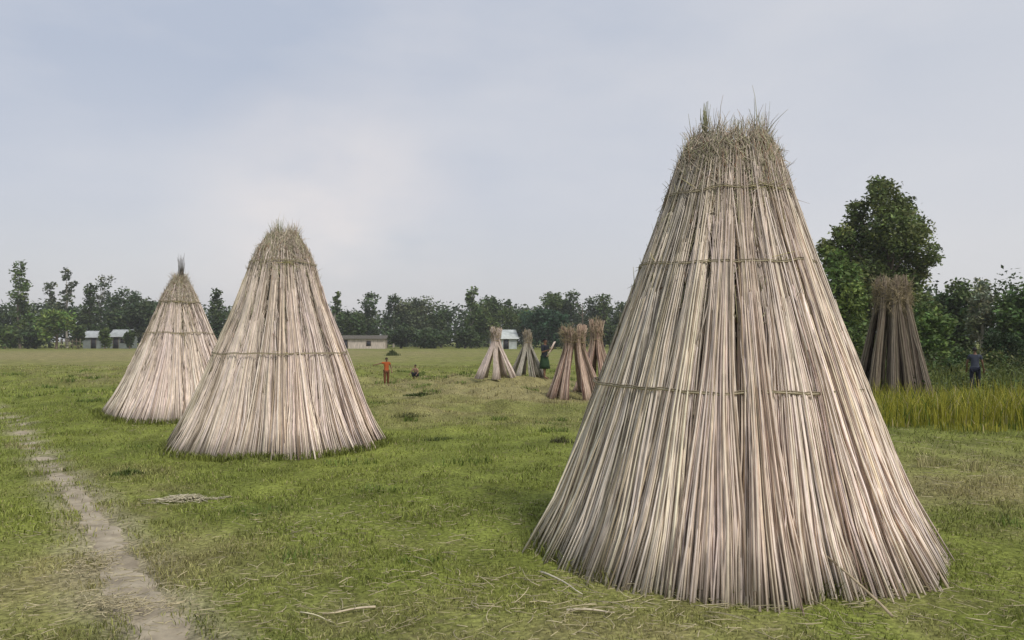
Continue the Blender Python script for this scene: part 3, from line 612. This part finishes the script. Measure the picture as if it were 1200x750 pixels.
for i in range(900):
    y = rng.uniform(21, 42); x = y * rng.uniform(.41, .85) + .6
    if y < 25.5 and abs(x / y - .559) < .05: continue
    z = abs(rng.normal(0, .28)) * (1 + (y - 21) / 40); t = np.array([.060, .090, .028]) * rng.uniform(.55, 1.6); t = t * [rng.uniform(.9, 1.5), 1, 1]
    leaves(34, np.array([x, y, z + hz(x, y)]), np.array([.34, .3, .16]), .065, t * rng.uniform(.7, 1.3, (34, 1)), ua)
n = 7000; y = rng.uniform(21, 40, n); x = y * rng.uniform(.41, .85, n) + .4; k = ~((y < 25.5) & (np.abs(x / y - .559) < .03)); x, y = x[k], y[k]; n = len(x)
ua.add(*blades(n, x, y, H(x, y) - .02, rng.uniform(.3, .9, n), rng.uniform(.015, .03, n), .5, np.array([.14, .165, .04]) * rng.uniform(.5, 1.6, (n, 1)), True))
tag(ua.build('undergrowth', M_leaf), 'tangled green weeds between the yellow grass and the trees', 'undergrowth', kind='stuff')
def weed(px, py, rx, hgt, n, tone, label, cat='weed clump', w=.012, g='dark weed clumps in the field', name='weed_clump', lean=.9):
    cx, cy = gpt(px, py); acc = Acc(); a = rng.uniform(0, 6.28, n); q = np.sqrt(rng.uniform(0, 1, n)); x = rng.normal(0, .5, n) * rx + .25 * rx * np.sin(a * 2); y = rng.normal(0, .3, n) * rx + x * rng.uniform(-.3, .3); q = np.clip(np.hypot(x, y * 2) / rx, 0, 1)
    V, Q, c = blades(n, x, y, np.full(n, -.02), hgt * rng.uniform(.4, 1.2, n) * (1.1 - .6 * q), np.full(n, w) * rng.uniform(.6, 1.5, n), lean, np.array(tone) * rng.uniform(.5, 1.5, (n, 1)), True)
    acc.add(V, Q, c); tag(acc.build(name, M_grass, loc=(cx, cy, hz(cx, cy))), label, cat, g)
DG = (.085, .110, .032)
weed(516, 516, .30, .11, 190, DG, 'dark flat weed clump midway between the middle cone and the largest cone')
weed(657, 519, .20, .15, 190, (.085, .085, .04), 'dark brownish weed clump touching the left slope of the largest cone')
weed(478, 492, .38, .11, 200, (.085, .09, .035), 'long dark weed clump right of the middle cone, nearer than the children')
weed(459, 478, .20, .16, 240, DG, 'upright dark weed clump close to the right side of the middle cone')
weed(150, 556, .18, .10, 420, (.09, .125, .03), 'green weed clump on the grass between the path and the middle cone')
weed(460, 417, .5, .7, 420, DG, 'dark bush like weed behind the child in orange', w=.05, lean=.5)
weed(494, 468, .42, .12, 420, DG, 'wide low dark weed streak below the crouching child', w=.03)
for px, py, lab in ((1165, 566, 'dry pale weed tuft nearest the right edge, before the yellow grass'), (1140, 552, 'dry pale weed tuft left of the one nearest the right edge'), (1088, 548, 'small greenish dry tuft by the right slope of the largest cone')):
    weed(px, py, .22, .30, 90, (.38, .34, .17), lab, cat='dry tuft', w=.006, g='dry weed tufts at right', name='dry_tuft', lean=.8)

# ------------------------------------------------------------------ huts
def corr(name, base, rough=.5): return mat(name, base=base, rough=rough, nscale=1.5, namp=.2, bump=.1, spec=.4)
M_tin = corr('weathered_tin', (.20, .22, .21)); M_roof = corr('bright_tin_roof', (.34, .36, .36)); M_white = corr('pale_tin', (.40, .43, .42))
M_dark = mat('dark_opening', base=(.03, .03, .035), rough=.6); M_mud = mat('pale_reed_wall', base=(.50, .43, .37), nscale=2.5, namp=.35, stretch=(4, 1, .4)); M_thatch = mat('dark_thatch', base=(.10, .09, .075), nscale=5, namp=.4)
def hut(name, px, D, wpx, eave, ridge, dep, wm, rm, label, openings=(), rot=0):
    x0 = (px - 600) / F * D; root = empty(name, (x0, D, hz(x0, D)), label, 'hut'); root.rotation_euler.z = rot
    W = wpx / F * D; w = W / 2; n = 40
    def sheet_wall(xa, ya, xb, yb, z1):   # corrugated wall sheet
        t = np.linspace(0, 1, n * 2 + 1); dx, dy = xb - xa, yb - ya; L = math.hypot(dx, dy); nx, ny = dy / L, -dx / L
        off = .03 * (np.arange(n * 2 + 1) % 2); X = xa + dx * t + nx * off; Y = ya + dy * t + ny * off
        V = np.concatenate([np.stack([X, Y, X * 0 - .1], 1), np.stack([X, Y, X * 0 + z1], 1)]); i = np.arange(n * 2); m = n * 2 + 1
        return V, np.stack([i, i + 1, i + 1 + m, i + m], 1)
    acc = Acc()
    for s in ((-w, 0, w, 0), (w, 0, w, dep), (w, dep, -w, dep), (-w, dep, -w, 0)):
        V, Q = sheet_wall(*s, eave); acc.add(V, Q, np.ones(3))
    for sx in (-w, w):                    # gable ends
        V = np.array([[sx, 0, eave], [sx, dep, eave], [sx, dep / 2 + .01, ridge - .05], [sx, dep / 2 - .01, ridge - .05]]); acc.add(V, np.array([[0, 1, 2, 3]]), np.ones(3))
    acc.build('wall', wm, root)
    acc = Acc(); o = .35
    for sg in (0, 1):
        yA = -o if sg == 0 else dep + o; yB = dep / 2; zA = eave - .12; zB = ridge; t = np.linspace(-w - o, w + o, n * 2 + 1); off = .03 * (np.arange(n * 2 + 1) % 2); m = n * 2 + 1
        V = np.concatenate([np.stack([t, t * 0 + yA, zA + off], 1), np.stack([t, t * 0 + yB, zB + off], 1), np.stack([t, t * 0 + yA, zA + off - .05], 1), np.stack([t, t * 0 + yB, zB + off - .05], 1)])
        i = np.arange(n * 2); Q = np.concatenate([np.stack([i, i + 1, i + 1 + m, i + m], 1), np.stack([i + 2 * m, i + 3 * m, i + 1 + 3 * m, i + 1 + 2 * m], 1), np.stack([i, i + 2 * m, i + 1 + 2 * m, i + 1], 1)])
        acc.add(V, Q, np.ones(3))
    acc.build('roof', rm, root)
    for (ux, z0, z1, ww, nm) in openings:
        V, Q = box(ux * w - ww / 2, -.07, z0, ux * w + ww / 2, -.035, z1); d = mk(nm, V, Q, M_dark, root)
        fr_ = Acc()
        for b in ((ux * w - ww / 2 - .08, -.09, z0, ux * w - ww / 2, -.03, z1 + .08), (ux * w + ww / 2, -.09, z0, ux * w + ww / 2 + .08, -.03, z1 + .08), (ux * w - ww / 2, -.09, z1, ux * w + ww / 2, -.03, z1 + .08)):
            fr_.add(*box(*b), np.ones(3))
        fr_.build('frame', M_bark, d)
    return root
hut('tin_hut', 107, 150, 19, 2.1, 3.2, 3.2, M_tin, M_roof, 'grey tin hut with pale roof and no window, left one of the pair', [(.3, 0, 1.8, .8, 'door')], rot=.05)
hut('tin_hut', 139, 148, 21, 2.2, 3.4, 3.4, M_tin, M_roof, 'grey tin hut with bright roof and window, nearer the left cone', [(-.3, 0, 1.9, .9, 'door'), (.45, 1, 1.7, .6, 'window')], rot=-.08)
hut('long_shed', 422, 146, 58, 1.85, 2.35, 3.0, M_mud, M_thatch, 'long low shed with pale upright sheaves for a wall and a dark thin roof', [(-.6, 0, 1.5, .8, 'door'), (.35, .5, 1.3, .7, 'window')])
hut('white_hut', 593, 140, 26, 1.85, 3.3, 4, M_white, M_white, 'small white tin roofed hut behind the leftmost small stick stand', [(.0, 0, 1.6, .8, 'door')], rot=.25)
# rail fence and post by the huts
def fence(px0, px1, D, label):
    x0 = (px0 - 600) / F * D; x1 = (px1 - 600) / F * D; root = empty('rail_fence', (x0, D, hz(x0, D)), label, 'fence'); n = 6
    for i in range(n):
        x = (x1 - x0) * i / (n - 1); P = np.array([[x, 0, -.1], [x + rng.normal(0, .04), 0, .8], [x, 0, 1.7 + rng.uniform(-.15, .15)]])[None]
        V, Q = tubes(P, np.full((1, 3), .06), 4); mk('post', V, Q, M_bark, root)
    for z in (.6, 1.3):
        V, Q = tubes(np.array([[-.2, -.07, z], [(x1 - x0) / 2, -.07, z + .05], [x1 - x0 + .2, -.07, z - .03]])[None], np.full((1, 3), .045), 4); mk('rail', V, Q, M_bark, root)
fence(72, 94, 139, 'dark wooden rail fence in front of the bright green bushy tree by the huts')

# ------------------------------------------------------------------ people
def skin(name, verts, edges, radii, m, parent, sub=2, loc=None):
    me = bpy.data.meshes.new(name); me.from_pydata(verts, edges, []); o = bpy.data.objects.new(name, me); C.objects.link(o)
    s = o.modifiers.new('s', 'SKIN'); s.use_smooth_shade = True; s.branch_smoothing = .4
    for i, r in enumerate(radii):
        me.skin_vertices[0].data[i].radius = (r if isinstance(r, tuple) else (r, r))
    me.skin_vertices[0].data[0].use_root = True
    u = o.modifiers.new('u', 'SUBSURF'); u.levels = sub; u.render_levels = sub
    dg = bpy.context.evaluated_depsgraph_get(); nm = bpy.data.meshes.new_from_object(o.evaluated_get(dg)); bpy.data.objects.remove(o)
    nm.name = name; nm.materials.clear(); nm.materials.append(m); nm.polygons.foreach_set('use_smooth', np.ones(len(nm.polygons), bool))
    q = bpy.data.objects.new(name, nm); C.objects.link(q)
    if parent: q.parent = parent
    return q
M_skin = mat('brown_skin', base=(.16, .085, .05), nscale=12, namp=.08, rough=.55, spec=.4); M_hair = mat('black_hair', base=(.012, .010, .009), nscale=40, namp=.3, rough=.5)
M_eye = mat('eye', base=(.02, .015, .01), rough=.2, namp=.01)
def cloth(n, b): return mat(n, base=b, nscale=9, namp=.15, rough=.9, bump=.2)
def person(px, D, h, label, face, top_m, low_m, low='trousers', arms=((0, 0), (0, 0)), crouch=False, stride=.1, z_off=0, sleeve=.6, carry=None):
    """h: standing height; face: heading in radians (0 looks toward the camera); arms: (raise, bend) for each side"""
    x0 = (px - 600) / F * D; root = empty('person', (x0, D, hz(x0, D) + z_off), label, 'person'); root.rotation_euler.z = face
    k = h / 1.7; V = []; E = []; Rd = []; nmz = {}
    def v(n, p, r, par=None):
        nmz[n] = len(V); V.append(tuple(c * k for c in p)); Rd.append(tuple(c * k for c in r) if isinstance(r, tuple) else r * k)
        if par is not None: E.append((nmz[par], nmz[n]))
    dz = -.62 if crouch else 0; fy = -.02
    v('pelvis', (0, 0 + (.12 if crouch else 0), .93 + dz), (.135, .10)); v('waist', (0, .0 + (.1 if crouch else 0), 1.06 + dz), (.12, .09), 'pelvis'); v('chest', (0, fy, 1.28 + dz), (.15, .105), 'waist')
    v('neck0', (0, fy, 1.43 + dz), .058, 'chest'); v('neck', (0, fy - .01, 1.50 + dz), .05, 'neck0'); v('head', (0, fy - .02, 1.58 + dz), (.072, .088), 'neck'); v('crown', (0, fy - .01, 1.655 + dz), (.066, .08), 'head')
    hands = []
    for s, nm_ in ((-1, 'l'), (1, 'r')):
        ra, be = arms[0 if s < 0 else 1]
        S = np.array([s * .175, fy, 1.40 + dz]); ua = np.array([s * math.sin(ra), -.25 * math.sin(be), -math.cos(ra)]); ua /= np.linalg.norm(ua); El = S + ua * .29
        fa = np.array([s * math.sin(ra) * math.cos(be) - s * .35 * math.sin(be), -math.sin(be), -math.cos(ra) * math.cos(be) + .45 * math.sin(be) * (be > 1)]); fa /= np.linalg.norm(fa); Wr = El + fa * .25; Pm = Wr + fa * .07
        v('sh' + nm_, S, .052, 'chest'); v('el' + nm_, El, .038, 'sh' + nm_); v('wr' + nm_, Wr, .026, 'el' + nm_); v('pm' + nm_, Pm, (.036, .020), 'wr' + nm_); hands.append(Pm * k)
        side = nrm(np.cross(fa, [0, 1, .2])[None])[0]; dn = np.cross(side, fa)
        for q, (o, ln) in enumerate(((-.030, .062), (-.010, .078), (.010, .074), (.029, .058))):
            b = Pm + fa * .035 + side * o; m_ = b + fa * ln * .5; t_ = b + fa * ln * .85 + dn * .02
            v(f'f{nm_}{q}', m_, .0095, 'pm' + nm_); v(f'g{nm_}{q}', t_, .008, f'f{nm_}{q}')
        v('th' + nm_, Wr + fa * .05 - side * .05, .011, 'wr' + nm_); v('ti' + nm_, Wr + fa * .085 - side * .058, .009, 'th' + nm_)
        st = stride * s
        if crouch: Hp = (s * .10, .10, .30); Kn = (s * .17, -.26, .50); An = (s * .13, -.06, .09); To = (s * .15, -.24, .035)
        else: Hp = (s * .095, 0, .88); Kn = (s * .105, -.03 + st * .5, .49); An = (s * .11, st, .085); To = (s * .125, st - .17, .03)
        v('hp' + nm_, Hp, .088, 'pelvis'); v('kn' + nm_, Kn, .058, 'hp' + nm_); v('ca' + nm_, tuple(np.array(Kn) * .6 + np.array(An) * .4 + [0, .02, 0]), .052, 'kn' + nm_); v('an' + nm_, An, .036, 'ca' + nm_); v('to' + nm_, To, (.04, .026), 'an' + nm_)
    v('nose', (0, fy - .115, 1.575 + dz), .014, 'head')
    skin('body', V, E, Rd, M_skin, root)
    P = lambda n: tuple(c for c in V[nmz[n]])
    # shirt
    sv = [P('waist')]; se = []; sr = [(.155 * k, .125 * k)]
    sv.append(P('chest')); se.append((0, 1)); sr.append((.178 * k, .13 * k)); sv.append(tuple(np.array(P('neck0')) - [0, 0, .015])); se.append((1, 2)); sr.append(.085 * k); sv.append(tuple(np.array(P('pelvis')) + [0, 0, .02])); se.append((0, 3)); sr.append((.165 * k, .13 * k))
    for nm_ in 'lr':
        a = len(sv); sv.append(P('sh' + nm_)); se.append((1, a)); sr.append(.072 * k); e_ = np.array(P('sh' + nm_)) * (1 - sleeve) + np.array(P('el' + nm_)) * sleeve; sv.append(tuple(e_)); se.append((a, a + 1)); sr.append(.060 * k)
    skin('shirt', sv, se, sr, top_m, root)
    if low == 'trousers' or crouch:
        tv = [P('pelvis')]; te = []; tr_ = [(.155 * k, .122 * k)]
        for nm_ in 'lr':
            a = len(tv); tv += [P('hp' + nm_), P('kn' + nm_), tuple(np.array(P('an' + nm_)) * .85 + np.array(P('kn' + nm_)) * .15)]; te += [(0, a), (a, a + 1), (a + 1, a + 2)]; tr_ += [.108 * k, .078 * k, .062 * k]
        skin('trousers', tv, te, tr_, low_m, root)
    else:
        n = 28; rows = [(1.0, .15, .115), (.9, .185, .15), (.75, .21, .18), (.6, .235, .205), (.44, .26, .23), (.445, .245, .215)]; VV = []
        for z, rx, ry in rows:
            for i in range(n):
                a = i / n * 6.2832; w = 1 + .06 * math.sin(a * 7 + z * 3) * (1 - z); VV.append((math.cos(a) * rx * w * k, math.sin(a) * ry * w * k, z * k))
        idx = np.arange(len(VV)).reshape(len(rows), n); Q = np.stack([idx[:-1], np.roll(idx, -1, 1)[:-1], np.roll(idx, -1, 1)[1:], idx[1:]], -1).reshape(-1, 4)
        mk('skirt', VV, Q, low_m, root, None, True)
    # hair: cap over the back and crown
    cz = (1.615 + dz) * k; VV = []; n = 20; rows = 9
    for j in range(rows):
        f = j / (rows - 1) * 1.95
        for i in range(n):
            a = i / n * 6.2832; back = math.sin(a); lim = f if back > -.2 else min(f, 1.05); r = (.094 + .006 * math.sin(a * 5 + j)) * k
            VV.append((math.cos(a) * math.sin(lim) * r * .88, (fy + .0) * k + math.sin(a) * math.sin(lim) * r * 1.12, cz + math.cos(lim) * r * 1.02))
    idx = np.arange(len(VV)).reshape(rows, n); Q = np.stack([idx[:-1], np.roll(idx, -1, 1)[:-1], np.roll(idx, -1, 1)[1:], idx[1:]], -1).reshape(-1, 4)[:, ::-1]
    mk('hair', VV, Q, M_hair, root, None, True)
    import bmesh
    for s in (-1, 1):
        for nm_, pos, rr in (('eye', (s * .032, fy - .098, 1.60 + dz), .011), ('ear', (s * .078, fy, 1.59 + dz), .021)):
            bm = bmesh.new(); bmesh.ops.create_uvsphere(bm, u_segments=8, v_segments=6, radius=rr * k); me = bpy.data.meshes.new(nm_); bm.to_mesh(me); bm.free()
            me.materials.append(M_eye if nm_ == 'eye' else M_skin); o = bpy.data.objects.new(nm_, me); C.objects.link(o); o.parent = root; o.location = tuple(c * k for c in pos)
            if nm_ == 'ear': o.scale = (.4, .8, 1.2)
    V2, Q2 = box(-.024 * k, (fy - .1) * k, (1.543 + dz) * k, .024 * k, (fy - .088) * k, (1.551 + dz) * k); mk('mouth', V2, Q2, cloth('lip', (.12, .04, .035)), root)
    return root, hands
c_black = cloth('black_cloth', (.018, .020, .026)); c_dgreen = cloth('dark_green_cloth', (.022, .045, .022)); c_or = cloth('rust_orange_cloth', (.34, .085, .025)); c_br = cloth('brown_cloth', (.13, .05, .022)); c_pale = cloth('pale_cloth', (.30, .19, .13)); c_navy = cloth('navy_cloth', (.014, .017, .03)); c_slate = cloth('slate_blue_cloth', (.045, .052, .072))
pr, hd = person(638, 29.6, 1.44, 'person in black top and dark green skirt holding pale sticks between two stick stands', .9, c_black, c_dgreen, low='skirt', arms=((.35, 1.5), (.25, 1.75)), sleeve=.95)
# the short pale bundle that person holds
x0 = pr.location.x; a = pr.rotation_euler.z; hp = (hd[0] + hd[1]) / 2; acc = Acc(); n = 26
off = np.stack([rng.normal(0, .014, n), rng.normal(0, .014, n), np.zeros(n)], 1); t = np.linspace(-.5, .5, 4)[None, :, None]; dirv = np.array([.45, -.1, .85]); P = off[:, None] + dirv * t * .62 + rng.normal(0, .004, (n, 4, 3))
V, Q = tubes(P, np.full((n, 4), .006), 4); acc.add(V, Q, np.repeat(sticks_cols(n, 'pink'), 16, 0))
cw = (hp[0] * math.cos(a) - hp[1] * math.sin(a), hp[0] * math.sin(a) + hp[1] * math.cos(a), hp[2])
tag(acc.build('held_bundle', M_stick, smooth=True, loc=(pr.location.x + cw[0], pr.location.y + cw[1], pr.location.z + cw[2])), 'short pale stick bundle in the arms of the person in black', 'stick bundle')
person(453, 28.9, .98, 'small child in rust orange clothes standing with one arm held out to the side', .35, c_or, c_br, arms=((1.35, .3), (.3, .5)), sleeve=.5, stride=.06)
person(487, 34.0, .92, 'smaller child crouching on the grass in a light brown shirt', -.4, c_pale, c_black, arms=((.5, .9), (.4, .9)), crouch=True, sleeve=.7)
person(1142, 25.0, 1.36, 'person in slate blue top and navy trousers standing behind the yellow grass', 2.6, c_slate, c_navy, arms=((.25, .4), (.3, .5)), stride=.12)

# ------------------------------------------------------------------ light, sky, haze, camera
SUN_EL = R_(52); SX, SY = .62, -.78
sun = bpy.data.lights.new('sun', 'SUN'); sun.energy = 1.5; sun.angle = R_(11); sun.color = (1, .955, .88)
so = bpy.data.objects.new('sun', sun); C.objects.link(so)
dv = Vector((SX * math.cos(SUN_EL), SY * math.cos(SUN_EL), math.sin(SUN_EL))); so.rotation_euler = dv.to_track_quat('Z', 'Y').to_euler()
w = bpy.data.worlds.new('World'); bpy.context.scene.world = w; w.use_nodes = True; nt = w.node_tree; N = nt.nodes; L = nt.links
bg = N['Background']; bg.inputs['Strength'].default_value = .1
sky = N.new('ShaderNodeTexSky'); sky.sky_type = 'NISHITA'; sky.sun_disc = False; sky.sun_elevation = SUN_EL; sky.sun_rotation = math.atan2(SX, SY); sky.dust_density = 3; sky.air_density = 1.2
tc = N.new('ShaderNodeTexCoord')
def wnoise(scale, st, det, lo, hi, rot=(0, 0, 0)):
    mp = N.new('ShaderNodeMapping'); mp.inputs['Scale'].default_value = st; mp.inputs['Rotation'].default_value = rot; L.new(tc.outputs['Generated'], mp.inputs['Vector'])
    n = N.new('ShaderNodeTexNoise'); n.inputs['Scale'].default_value = scale; n.inputs['Detail'].default_value = det; n.inputs['Roughness'].default_value = .5; L.new(mp.outputs['Vector'], n.inputs['Vector'])
    r = N.new('ShaderNodeMapRange'); r.inputs['From Min'].default_value = lo; r.inputs['From Max'].default_value = hi; L.new(n.outputs['Fac'], r.inputs['Value']); return r.outputs['Result']
sx = N.new('ShaderNodeSeparateXYZ'); L.new(tc.outputs['Generated'], sx.inputs['Vector'])
# overcast veil: blue grey overhead, paler and warmer low down
rp = N.new('ShaderNodeValToRGB'); e = rp.color_ramp.elements
e[0].position = 0.0; e[0].color = (.350, .350, .362, 1); e[1].position = 1; e[1].color = (.27, .31, .375, 1)
m_ = e.new(.16); m_.color = (.322, .330, .368, 1); m_ = e.new(.30); m_.color = (.270, .292, .345, 1)
L.new(sx.outputs['Z'], rp.inputs['Fac'])
sc = N.new('ShaderNodeVectorMath'); sc.operation = 'SCALE'; sc.inputs['Scale'].default_value = 10; L.new(rp.outputs['Color'], sc.inputs[0])
mix1 = N.new('ShaderNodeMix'); mix1.data_type = 'RGBA'; mix1.inputs['B'].default_value = (3.95, 3.88, 4.0, 1); L.new(sc.outputs[0], mix1.inputs['A'])
cl = wnoise(2.3, (1, 1, 2.6), 5, .44, .66); cm = N.new('ShaderNodeMath'); cm.operation = 'MULTIPLY'; cm.inputs[1].default_value = .55; L.new(cl, cm.inputs[0]); L.new(cm.outputs[0], mix1.inputs['Factor'])
mix2 = N.new('ShaderNodeMix'); mix2.data_type = 'RGBA'; mix2.inputs['Factor'].default_value = .88; L.new(sky.outputs[0], mix2.inputs['A']); L.new(mix1.outputs['Result'], mix2.inputs['B'])
L.new(mix2.outputs['Result'], bg.inputs['Color'])
mr_ = N.new('ShaderNodeMapRange'); mr_.inputs['From Min'].default_value = -.1; mr_.inputs['From Max'].default_value = .7; mr_.inputs['To Max'].default_value = .55; L.new(sx.outputs['X'], mr_.inputs['Value'])
mix3 = N.new('ShaderNodeMix'); mix3.data_type = 'RGBA'; mix3.inputs['B'].default_value = (4.1, 4.1, 4.2, 1); L.new(mr_.outputs['Result'], mix3.inputs['Factor']); L.new(mix2.outputs['Result'], mix3.inputs['A']); gd = N.new('ShaderNodeVectorMath'); gd.operation = 'DISTANCE'; gd.inputs[1].default_value = Vector(ray(385, 275)).normalized()
mpg = N.new('ShaderNodeMapping'); mpg.inputs['Scale'].default_value = (1, 1, 1); L.new(tc.outputs['Generated'], mpg.inputs['Vector']); L.new(mpg.outputs['Vector'], gd.inputs[0])
g2_ = N.new('ShaderNodeMapRange'); g2_.inputs['From Min'].default_value = .20; g2_.inputs['From Max'].default_value = .0; L.new(gd.outputs['Value'], g2_.inputs['Value'])
g3_ = N.new('ShaderNodeMath'); g3_.operation = 'MULTIPLY'; L.new(g2_.outputs['Result'], g3_.inputs[0]); L.new(wnoise(5.5, (1, 1, 1.8), 6, .30, .66), g3_.inputs[1])
mix4 = N.new('ShaderNodeMix'); mix4.data_type = 'RGBA'; mix4.inputs['B'].default_value = (4.5, 4.25, 4.2, 1); L.new(g3_.outputs[0], mix4.inputs['Factor']); L.new(mix3.outputs['Result'], mix4.inputs['A']); L.new(mix4.outputs['Result'], bg.inputs['Color'])
hm = bpy.data.materials.new('haze'); hm.use_nodes = True; hn = hm.node_tree; hn.nodes.remove(hn.nodes['Principled BSDF'])
pv_ = hn.nodes.new('ShaderNodeVolumePrincipled'); pv_.inputs['Color'].default_value = (.92, .92, .92, 1); pv_.inputs['Density'].default_value = .0005; pv_.inputs['Anisotropy'].default_value = .2
hn.links.new(pv_.outputs[0], hn.nodes['Material Output'].inputs['Volume'])
V, Q = box(-700, -700, -2, 700, 700, 16); tag(mk('haze', V, Q, hm), 'thin pale haze lying over the whole field', 'haze', kind='stuff')
cam = bpy.data.cameras.new('camera'); co = bpy.data.objects.new('camera', cam); C.objects.link(co); co.location = (0, 0, CH)
co.rotation_euler = (math.pi / 2 + PITCH, 0, 0); cam.sensor_width = 36; cam.lens = F / 1200 * 36; cam.clip_end = 3000; cam.clip_start = .05
S = bpy.context.scene; S.camera = co; S.view_settings.view_transform = 'Standard'; S.view_settings.look = 'None'; S.view_settings.exposure = .88; S.view_settings.gamma = 1
S.cycles.volume_bounces = 0; S.cycles.max_bounces = 6; S.cycles.transparent_max_bounces = 8
